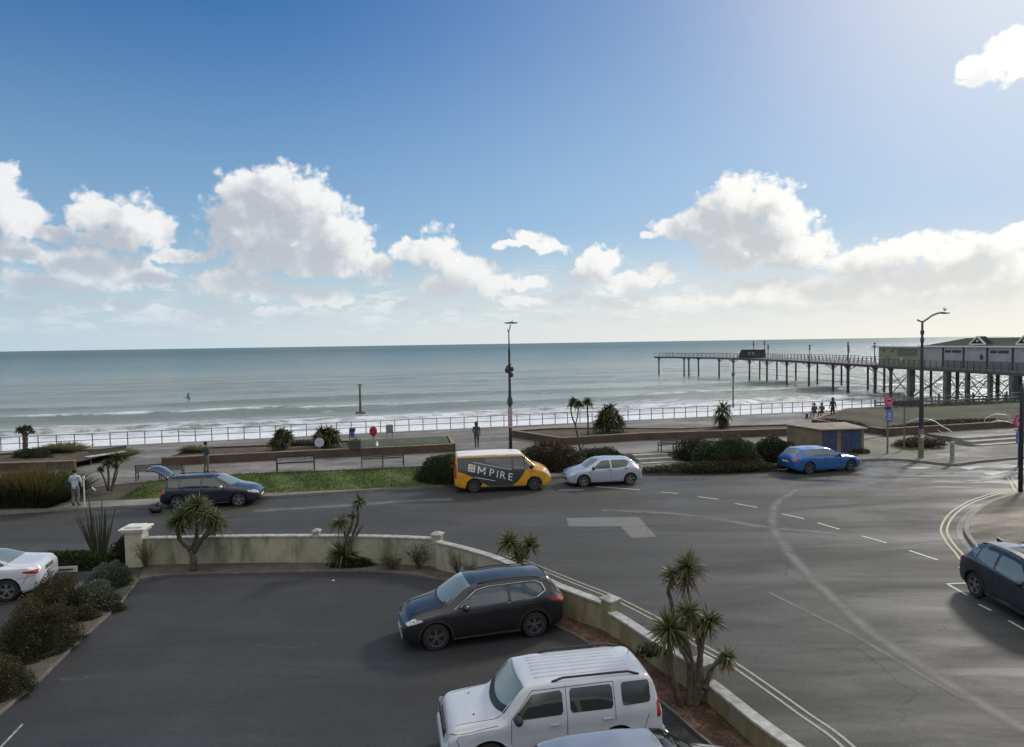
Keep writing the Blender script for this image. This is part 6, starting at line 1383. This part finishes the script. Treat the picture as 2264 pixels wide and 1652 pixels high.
hrail(bs, [((1705, 640, 0), (1705, 470, 0), (1780, 420, 0), (1860, 392, 0), (1960, 395, 0), (2050, 420, 0), (2058, 500, 0)), ((1720, 535, 0), (1875, 480, 0), (2000, 495, 0), (2110, 520, 0))], [((1880, 482, 0), .0)], 'pale arched handrail further right near the lawn bed')
# storage hut
h0 = G(1822, 1001, .25); hut = empty('storage_hut', tuple(h0), R(5), label='low brown storage hut with two blue doors and a shallow roof', cat='hut'); hut.scale = (.80, .9, .9)
MH = mat('brown_hut_wall', (.2, .155, .11), .85, var=.3, vscale=1.5); MHR = mat('brown_hut_roof', (.23, .185, .145), .8, var=.3, vscale=1.2); MD = mat('blue_door', (.03, .05, .105), .6, var=.3, vscale=3)
w_, dp = 3.35, 2.6
mb = MB(); mb.prism([(-.3, 0), (w_, 0), (w_+.05, dp), (-1.6, dp)], 0, 1.62); mb.build('walls', MH, hut)
mb = MB(); mb.add([(-.4, -.18, 1.62), (w_+.2, -.18, 1.62), (w_+.3, dp+.2, 1.7), (-1.8, dp+.15, 1.7), (-.4, -.18, 1.70), (w_+.2, -.18, 1.70), (w_+.3, dp+.2, 1.8), (-1.8, dp+.15, 1.78), (1.3, dp*.45, 1.93)], [(3, 2, 1, 0), (0, 1, 5, 4), (1, 2, 6, 5), (2, 3, 7, 6), (3, 0, 4, 7), (4, 5, 8), (5, 6, 8), (6, 7, 8), (7, 4, 8)]); mb.build('roof', MHR, hut)
for x0, x1 in ((-.15, 1.05), (1.45, 3.1)): 
    mb = MB(); mb.box(((x0+x1)/2, -.02, .8), (x1-x0, .06, 1.5)); o = mb.build('door', MD, hut, bevel=.008)
    mb = MB(); mb.box(((x0+x1)/2, -.056, .8), (.012, .012, 1.48)); mb.build('door_gap', SEAM, o); mb = MB(); mb.box(((x0+x1)/2+.1, -.065, .85), (.03, .03, .16)); mb.build('handle', M_post, o)
# lifebuoy, bag bin, notice, round sign, planter box
def stand(name, u, v0, v1, z, label, cat): b = G(u, v0, z); return empty(name, tuple(b), label=label, cat=cat), b, D3(b)
r, b, f = stand('lifebuoy_stand', 826, 972, 0, PZ+.1, 'red lifebuoy housing on a post at the railing', 'lifebuoy'); z = f(826, 953)[2]
mb = MB(); mb.tube([(0, 0, 0), (0, 0, z)], .05, 6); mb.build('post', M_post, r); mb = MB(); mb.ell((0, -.05, z), (.29, .1, .39), 20, 10); mb.build('housing', mat('lifebuoy_red', (.42, .025, .05), .4), r, smooth=True)
mb = MB(); mb.lathe([(.18+.04*math.cos(a), .04*math.sin(a)) for a in np.linspace(0, 6.283, 9)], (0, -.16, z), 20, 'Y'); mb.build('ring', mat('lifebuoy_dark_red', (.25, .015, .03), .5), r, smooth=True)
mb = MB(); mb.box((0, -.17, z+.2), (.1, .04, .1)); mb.build('label_plate', M_dpost, r)
r, b, f = stand('dog_waste_bin', 780, 974, 0, PZ, 'small dark bin with a blue purple bag at the railing', 'bin'); z = f(780, 955)[2]
mb = MB(); mb.tube([(-.22, 0, 0), (-.22, 0, z+.25)], .04, 6); mb.build('post', M_dpost, r); mb = MB(); mb.box((0, -.05, z+.16), (.42, .3, .26)); mb.build('lid', M_dpost, r, bevel=.04); mb = MB(); mb.tube([(0, -.05, z+.05), (0, -.05, z-.3), (-.05, -.05, z-.42)], [.17, .15, .05], 10); mb.build('bag', mat('purple_bag', (.05, .035, .3), .5), r, smooth=True)
r, b, f = stand('notice_board', 862, 973, 0, PZ, 'grey arched notice board at the railing', 'sign'); z = f(862, 949)[2]
mb = MB(); mb.prism([(-.27+.0, -.3), (.27, -.3), (.27, .28), (.18, .36), (-.18, .36), (-.27, .28)], -.03, .03); T = Matrix.Rotation(R(90), 3, 'X'); mb.v = [tuple(T@Vector(v)+Vector((0, -.04, z))) for v in mb.v]; mb.build('panel', mat('grey_notice', (.19, .18, .17), .7, var=.25, vscale=6), r)
for x in (-.2, .2): mb = MB(); mb.tube([(x, 0, 0), (x, 0, z)], .03, 6); mb.build('leg', M_post, r)
mb = MB(); mb.box((0, -.08, z+.3), (.12, .01, .06)); mb.build('header_plate', M_trim, r)
r, b, f = stand('round_sign', 707, 996, 0, PZ+.45, 'round pale blue white sign in front of the bushy palm', 'sign'); z = f(707, 978)[2]
mb = MB(); mb.tube([(0, 0, 0), (0, 0, z)], .04, 6); mb.build('post', M_post, r); mb = MB(); disc(mb, (0, -.06, z), .29, .03, 28); mb.build('disc', mat('pale_disc', (.48, .51, .62), .45, var=.08, vscale=8), r)
mb = MB(); mb.lathe([(.17, 0), (.2, 0)], (0, -.082, z), 28, 'Y'); mb.lathe([(.0, 0), (.07, 0)], (0, -.082, z), 20, 'Y'); mb.build('disc_marking', mat('disc_grey', (.3, .32, .38), .5), r)
r, b, f = stand('planter_box', 787, 993, 0, PZ+.45, 'dark square planter box with dry stems on the planter', 'planter')
mb = MB(); mb.box((0, 0, .3), (.75, .6, .6)); mb.build('box', mat('dark_box', (.05, .06, .045), .8), r, bevel=.02); heads_mesh('stems', [((0, 0, .5), .5, 50)], leafmat('grey_stem', [(0, (.1, .1, .09)), (1, (.2, .19, .18))]), r, .03, lo=.4, droop=.1)
b = G(146, 1272, .0); r = empty('number_board', tuple(b), R(10), label='small white name board standing in the dark bed by the drive', cat='sign')
mb = MB(); mb.box((0, 0, .2), (.72, .03, .2)); mb.build('board', mat('white_board', (.5, .5, .48), .6), r, bevel=.006)
mb = MB(); mb.box((-.02, -.02, .2), (.5, .008, .05)); mb.build('board_lettering', M_dpost, r)
for x in (-.25, .25): mb = MB(); mb.box((x, .02, .06), (.03, .03, .14)); mb.build('stake', M_dkwood, r)
b = G(344, 1133, 0); mb = MB(); rs = np.random.RandomState(2)
mb.ell((0, 0, .17), (.3, .22, .2), 14, 9); mb.v = [(x*(1+.12*math.sin(9*z+5*x)), y*(1+.15*math.cos(8*x)), z*(1+.1*math.sin(14*x+3))) for x, y, z in mb.v]; mb.tube([(0.05, 0, .34), (.08, 0, .42), (.14, .02, .45)], [.07, .03, .06], 8)
o = mb.build('rubbish_bag', mat('black_polythene', (.012, .012, .013), .35), None, smooth=True); o.location = b; tag(o, 'black rubbish bag lying in the road behind the estate car', 'bag')
b = G(171, 1120, .12)+Vector((.32, .05, 0)); r = empty('slim_post', tuple(b), label='slim white post beside the person in the pale jacket', cat='post'); mb = MB(); mb.tube([(0, 0, 0), (0, 0, 1.35)], .03, 8); mb.build('shaft', M_pcap, r); mb = MB(); mb.box((0, 0, 1.38), (.1, .06, .1)); mb.build('cap', M_pcap, r)
# marker posts standing in the sea
for u, v, vt, lab in ((797, 914, 851, 'leaning marker post standing in the surf on the left'), (1621, 902, 798, 'tall thin marker post in the sea in front of the pier')):
    b = G(u, v, SEA); f = D3(b); h = f(u, vt)[2]; r = empty('marker_post', (b.x, b.y, SEA), label=lab, cat='marker post', group='marker posts in the sea')
    w = .2 if u < 1000 else .12
    mb = MB(); mb.tube([(0, 0, -2), (0, 0, h)], [w*1.3, w*.8], 8); mb.build('shaft', M_pile, r); mb = MB(); mb.box((0, 0, h), (w*4, .2, .18)); mb.build('topmark', M_pier, r)
    if u < 1000: mb = MB(); mb.box((0, 0, .1), (1.6, .6, .35)); mb.build('footing', M_pile, r, bevel=.1)
    else:
        mb = MB(); zz = f(u, 828)[2]; mb.ell((0, 0, zz), (.3, .3, .4), 8, 6); mb.build('lamp', M_pier, r)
# timber beam groynes by the pier
for (u0, v0, u1, v1, lab) in ((1935, 897, 2262, 888, 'nearer horizontal timber groyne below the pier'), (1960, 890, 2262, 880, 'farther horizontal timber groyne below the pier')):
    a, b = G(u0, v0, SEA+1.2), G(u1, v1, SEA+1.2); r = empty('groyne', tuple(a), label=lab, cat='groyne', group='groynes below the pier')
    mb = MB(); mb.tube([Vector((0, 0, 0)), b-a], .14, 6); mb.build('beam', M_pile, r)
    mb = MB(); mb.tube([Vector((0, 0, .5)), b-a+Vector((0, 0, .5))], .1, 6); mb.build('beam', M_pile, r)
    for k in range(9): p = (b-a)*(k/8); mb = MB(); mb.tube([p+Vector((0, 0, -2)), p+Vector((0, 0, .9+.3*(k % 2)))], .16, 6); mb.build('pile', M_pile, r)

# ------------------------------------------------------------------ people
SKIN = mat('skin', (.42, .26, .19), .6)
def person(loc, rz, pose, jacket, trousers, hair, label, scale=1., hood=False, split=(.93, .1), hairlen=.0):
    """pose: joint name -> (x, y, z), facing -Y, standing height about 1.75"""
    J = dict(pel=(0, 0, .95), wai=(0, 0, 1.1), che=(0, 0, 1.32), nec=(0, 0, 1.49), hd0=(0, -.01, 1.56), hd1=(0, -.02, 1.66), hd2=(0, -.01, 1.74),
             shl=(.19, 0, 1.43), ell=(.235, .03, 1.16), wrl=(.225, -.05, .92), shr=(-.19, 0, 1.43), elr=(-.235, .03, 1.16), wrr=(-.225, -.05, .92),
             hpl=(.1, 0, .9), knl=(.11, -.02, .5), anl=(.12, .03, .09), tol=(.13, -.15, .04), hpr=(-.1, 0, .9), knr=(-.11, -.02, .5), anr=(-.12, .03, .09), tor=(-.13, -.15, .04))
    J.update(pose)
    Rd = dict(pel=.15, wai=.135, che=.165, nec=.06, hd0=.075, hd1=.1, hd2=.07, shl=.075, ell=.052, wrl=.036, shr=.075, elr=.052, wrr=.036, hpl=.1, knl=.068, anl=.05, tol=.035, hpr=.1, knr=.068, anr=.05, tor=.035)
    Ed = [('pel', 'wai'), ('wai', 'che'), ('che', 'nec'), ('nec', 'hd0'), ('hd0', 'hd1'), ('hd1', 'hd2'), ('che', 'shl'), ('shl', 'ell'), ('ell', 'wrl'), ('che', 'shr'), ('shr', 'elr'), ('elr', 'wrr'), ('pel', 'hpl'), ('hpl', 'knl'), ('knl', 'anl'), ('anl', 'tol'), ('pel', 'hpr'), ('hpr', 'knr'), ('knr', 'anr'), ('anr', 'tor')]
    V = dict(J); rad = dict(Rd)
    for s_ in 'lr':           # palm, five fingers
        e, w = Vector(J['el'+s_]), Vector(J['wr'+s_]); d = (w-e).normalized(); sx = Vector((0, -1, 0)) if abs(d.y) < .8 else Vector((0, 0, 1)); n_v = d.cross(sx).normalized(); sx = n_v.cross(d)
        V['pa'+s_] = tuple(w+d*.06); rad['pa'+s_] = .032; Ed.append(('wr'+s_, 'pa'+s_))
        for k, (o_, l_) in enumerate(((-.03, .075), (-.01, .085), (.01, .08), (.03, .065))):
            b0 = w+d*.085+sx*o_; nm = f'f{k}{s_}'; V[nm+'a'] = tuple(b0); V[nm+'b'] = tuple(b0+d*l_*.55+n_v*.01); V[nm+'c'] = tuple(b0+d*l_*.85+n_v*.03)
            rad[nm+'a'] = .0105; rad[nm+'b'] = .0095; rad[nm+'c'] = .008; Ed += [('pa'+s_, nm+'a'), (nm+'a', nm+'b'), (nm+'b', nm+'c')]
        V['th'+s_] = tuple(w+d*.05-sx*.05); rad['th'+s_] = .011; V['tk'+s_] = tuple(w+d*.09-sx*.065); rad['tk'+s_] = .009; Ed += [('pa'+s_, 'th'+s_), ('th'+s_, 'tk'+s_)]
    names = list(V); idx = {n: i for i, n in enumerate(names)}
    me = bpy.data.meshes.new('skel'); me.from_pydata([V[n] for n in names], [(idx[a], idx[b]) for a, b in Ed], []); o = bpy.data.objects.new('skel', me); col.objects.link(o)
    sk = o.modifiers.new('s', 'SKIN'); me.skin_vertices[0].data[0].use_root = True
    for i, n in enumerate(names): q = rad[n]; me.skin_vertices[0].data[i].radius = (q, q*(.72 if n in ('pel', 'wai', 'che') else 1))
    o.modifiers.new('sub', 'SUBSURF').levels = 2
    dg = bpy.context.evaluated_depsgraph_get(); mesh = bpy.data.meshes.new_from_object(o.evaluated_get(dg)); bpy.data.objects.remove(o)
    mesh.materials.clear()
    for m in (SKIN, jacket, trousers, mat('dark_shoe', (.02, .02, .02), .6)): mesh.materials.append(m)
    hip = Vector(J['pel']).z; nk = Vector(J['hd0']).z-.03; wl_, wr_ = Vector(J['wrl']), Vector(J['wrr']); al, ar_ = Vector(J['anl']), Vector(J['anr']); hp = [Vector(J[k]) for k in ('hpl', 'hpr', 'knl', 'knr')]
    def segd(p, a, b): t_ = max(0, min(1, (p-a).dot(b-a)/(b-a).length_squared)); return (p-a.lerp(b, t_)).length
    legs_ = [(Vector(J['hp'+s_]), Vector(J['kn'+s_])) for s_ in 'lr']+[(Vector(J['kn'+s_]), Vector(J['an'+s_])) for s_ in 'lr']
    arms_ = [(Vector(J['sh'+s_]), Vector(J['el'+s_])) for s_ in 'lr']+[(Vector(J['el'+s_]), Vector(J['wr'+s_])) for s_ in 'lr']+[(Vector(J['che']), Vector(J['wai'])), (Vector(J['wai']), Vector(J['pel'])-Vector((0, 0, .02)))]
    for pl in mesh.polygons:
        p = pl.center; mi = 1
        dl = min(segd(p, a, b) for a, b in legs_); da = min(segd(p, a, b) for a, b in arms_)
        if dl < da-.02: mi = 2
        if min((p-al).length, (p-ar_).length, segd(p, al, Vector(J['tol'])), segd(p, ar_, Vector(J['tor']))) < .085: mi = 3
        hd = min(segd(p, Vector(J['wr'+s_]), Vector(V['pa'+s_])) for s_ in 'lr'); tips = min((p-Vector(V[f'f{k}{s_}b'])).length for k in range(4) for s_ in 'lr')
        if hd < .034 or tips < .04: mi = 0
        if p.z > nk and (p-Vector(J['hd1'])).length < .19: mi = 0
        pl.material_index = mi; pl.use_smooth = True
    r = empty('person', tuple(loc), rz, label=label, cat='person'); r.scale = (scale,)*3
    b = bpy.data.objects.new('body', mesh); col.objects.link(b); b.parent = r
    h = Vector(J['hd1'])
    mb = MB()
    if hood: mb.ell(tuple(h+Vector((0, .03, 0))), (.135, .14, .17), 14, 10); mb.build('hood', jacket, r, smooth=True)
    else: mb.ell(tuple(h+Vector((0, .028, .035))), (.108, .112, .115), 14, 10); mb.build('hair', hair, r, smooth=True)
    if hairlen: mb = MB(); mb.ell(tuple(h+Vector((0, .06, -.08))), (.1, .06, hairlen), 12, 8); mb.build('hair', hair, r, smooth=True)
    mb = MB(); mb.ell(tuple(h+Vector((0, -.105, -.01))), (.014, .022, .022), 8, 6); mb.build('nose', SKIN, r, smooth=True)
    for s_ in (-1, 1):
        mb = MB(); mb.ell(tuple(h+Vector((s_*.035, -.092, .02))), (.012, .008, .008), 8, 6); mb.build('eye', mat('eye', (.02, .015, .01), .2), r, smooth=True)
        mb = MB(); mb.ell(tuple(h+Vector((s_*.1, .0, 0))), (.012, .02, .03), 8, 6); mb.build('ear', SKIN, r, smooth=True)
    mb = MB(); mb.box(tuple(h+Vector((0, -.093, -.045))), (.045, .01, .01)); mb.build('mouth', mat('lip', (.3, .12, .1), .6), r)
    return r
HB = mat('dark_hair', (.02, .015, .012), .7); cl = lambda n, c: mat(n, c, .8, var=.25, vscale=8)
person(G(457, 1045, PZ), R(150), dict(ell=(.27, .02, 1.18), wrl=(.12, -.2, 1.12), elr=(-.27, .02, 1.18), wrr=(-.1, -.2, 1.15), anl=(.14, .05, .09), tol=(.16, -.13, .04)), cl('teal_jacket', (.035, .06, .075)), cl('khaki_trousers', (.12, .1, .075)), HB, 'person in a dark teal jacket standing on the promenade behind the estate car')
person(G(1054, 990, PZ), R(170), dict(anl=(.07, .08, .09), tol=(.08, -.1, .04), anr=(-.07, -.1, .09), tor=(-.08, -.27, .04), knl=(.09, -.03, .5), knr=(-.08, -.12, .5), wrl=(.2, -.1, 1.0)), cl('dark_grey_coat', (.045, .055, .06)), cl('slate_trousers', (.06, .065, .075)), HB, 'person in dark clothes walking along the promenade by the railing', hood=True)
pp = G(168, 1119, .12); r_ = person(pp, R(185), dict(ell=(.25, -.02, 1.17), wrl=(.2, -.2, 1.02), elr=(-.27, 0, 1.18), wrr=(-.2, -.2, 1.0)), cl('pale_blue_jacket', (.45, .51, .56)), cl('grey_trousers', (.14, .145, .13)), HB, 'person in a pale blue jacket standing on the kerb with a black folder')
mb = MB(); mb.box((0, 0, 0), (.26, .04, .36)); o = mb.build('folder', M_dpost, None, bevel=.01); o.location = pp+Vector((-.33, -.05, 1.02)); tag(o, 'black folder held by the person in the pale blue jacket', 'folder')
SIT = dict(pel=(0, 0, .5), wai=(0, 0, .66), che=(0, 0, .88), nec=(0, -.02, 1.05), hd0=(0, -.04, 1.12), hd1=(0, -.05, 1.22), hd2=(0, -.04, 1.3), shl=(.19, 0, .99), ell=(.25, -.06, .74), wrl=(.12, -.28, .66), shr=(-.19, 0, .99), elr=(-.25, -.06, .74), wrr=(-.12, -.28, .66),
           hpl=(.1, -.03, .48), knl=(.12, -.45, .5), anl=(.12, -.45, .09), tol=(.13, -.62, .04), hpr=(-.1, -.03, .48), knr=(-.12, -.45, .5), anr=(-.12, -.45, .09), tor=(-.13, -.62, .04))
wq = lambda u, v: P(*(lambda a: a)((u, v)), 61.0)
def seat_p(u, v, lab, jk, **kw):   # head top at (u,v)
    q = P(u, v, 60.9); base = Vector((q.x, 60.9, PZ)); return base
D1 = seat_p(1801, 906, '', None)
person(D1, R(180), SIT, cl('brown_jacket', (.1, .075, .055)), cl('dark_trousers', (.03, .03, .035)), HB, 'leftmost of the people seated at the end of the lawn bed')
person(seat_p(1817, 907, '', None), R(180), SIT, cl('grey_jacket', (.08, .085, .09)), MATS['dark_trousers'], HB, 'middle seated person near the end of the lawn bed')
person(P(1841, 924, 59.5), R(180), dict(wrl=(.3, -.02, .9), wrr=(-.3, -.02, .9)), cl('black_coat', (.03, .035, .04)), MATS['dark_trousers'], HB, 'large figure in a dark hooded coat beside the seated people', hood=True, scale=1.0)
mb = MB(); mb.box((0, 0, .41), (2.6, .4, .06)); 
bq = empty('bench', tuple((D1+seat_p(1817, 907, '', None))/2+Vector((0, .05, 0))), label='plain bench under the seated people beside the sea', cat='bench', group='benches facing the sea'); mb.build('seat', M_seat, bq)
for x in (-1, 1): mb = MB(); mb.box((x, 0, .19), (.08, .36, .38)); mb.build('leg', M_iron, bq)
pq = on_edge(1500); person(Vector((pq.x+1.2, pq.y, DZ)), R(250), {}, cl('white_top', (.6, .6, .58)), cl('pale_trousers', (.4, .4, .38)), HB, 'person in pale clothes standing on the pier by the cream building')
# surfer sitting on a board
b = G(415, 884, SEA); sr = person(b+Vector((0, 0, -.15)), R(120), dict(SIT, wai=(0, -.03, .68), che=(0, -.1, .9), nec=(0, -.15, 1.06), hd0=(0, -.18, 1.12), hd1=(0, -.2, 1.21), hd2=(0, -.2, 1.3), wrl=(.3, -.35, .5), wrr=(-.3, -.3, .5), knl=(.3, -.3, .3), anl=(.35, -.2, -.1), tol=(.35, -.3, -.2), knr=(-.3, -.3, .3), anr=(-.35, -.2, -.1), tor=(-.35, -.3, -.2)), cl('wetsuit', (.02, .03, .04)), MATS['wetsuit'], HB, 'surfer in a dark wetsuit sitting in the calm water on the left', scale=1.35)
mb = MB(); mb.ell((0, 0, 0), (1.1, .28, .06), 20, 8); mb.v = [(x, y, z+.25*max(0, x-.3)**2) for x, y, z in mb.v]; o = mb.build('surfboard', mat('blue_surfboard', (.05, .16, .22), .3), None, smooth=True); o.location = b+Vector((0, 0, .35)); o.rotation_euler = (0, R(-14), R(200)); tag(o, 'blue green surfboard under the surfer', 'surfboard')
# litter and small marks on the tarmac
for i, (u, v, lab) in enumerate(((737, 1284, 'tiny white scrap lying on the dark car park'),)):
    b = G(u, v, .0); mb = MB(); mb.box((0, 0, .012), (.08, .06, .02), rz=.5); o = mb.build('litter', M_trim, None, bevel=.004); o.location = b; tag(o, lab, 'litter')
for o in list(bpy.data.objects):
    if o.parent is None and o.get('group') is None and 'group' in o.keys(): del o['group']
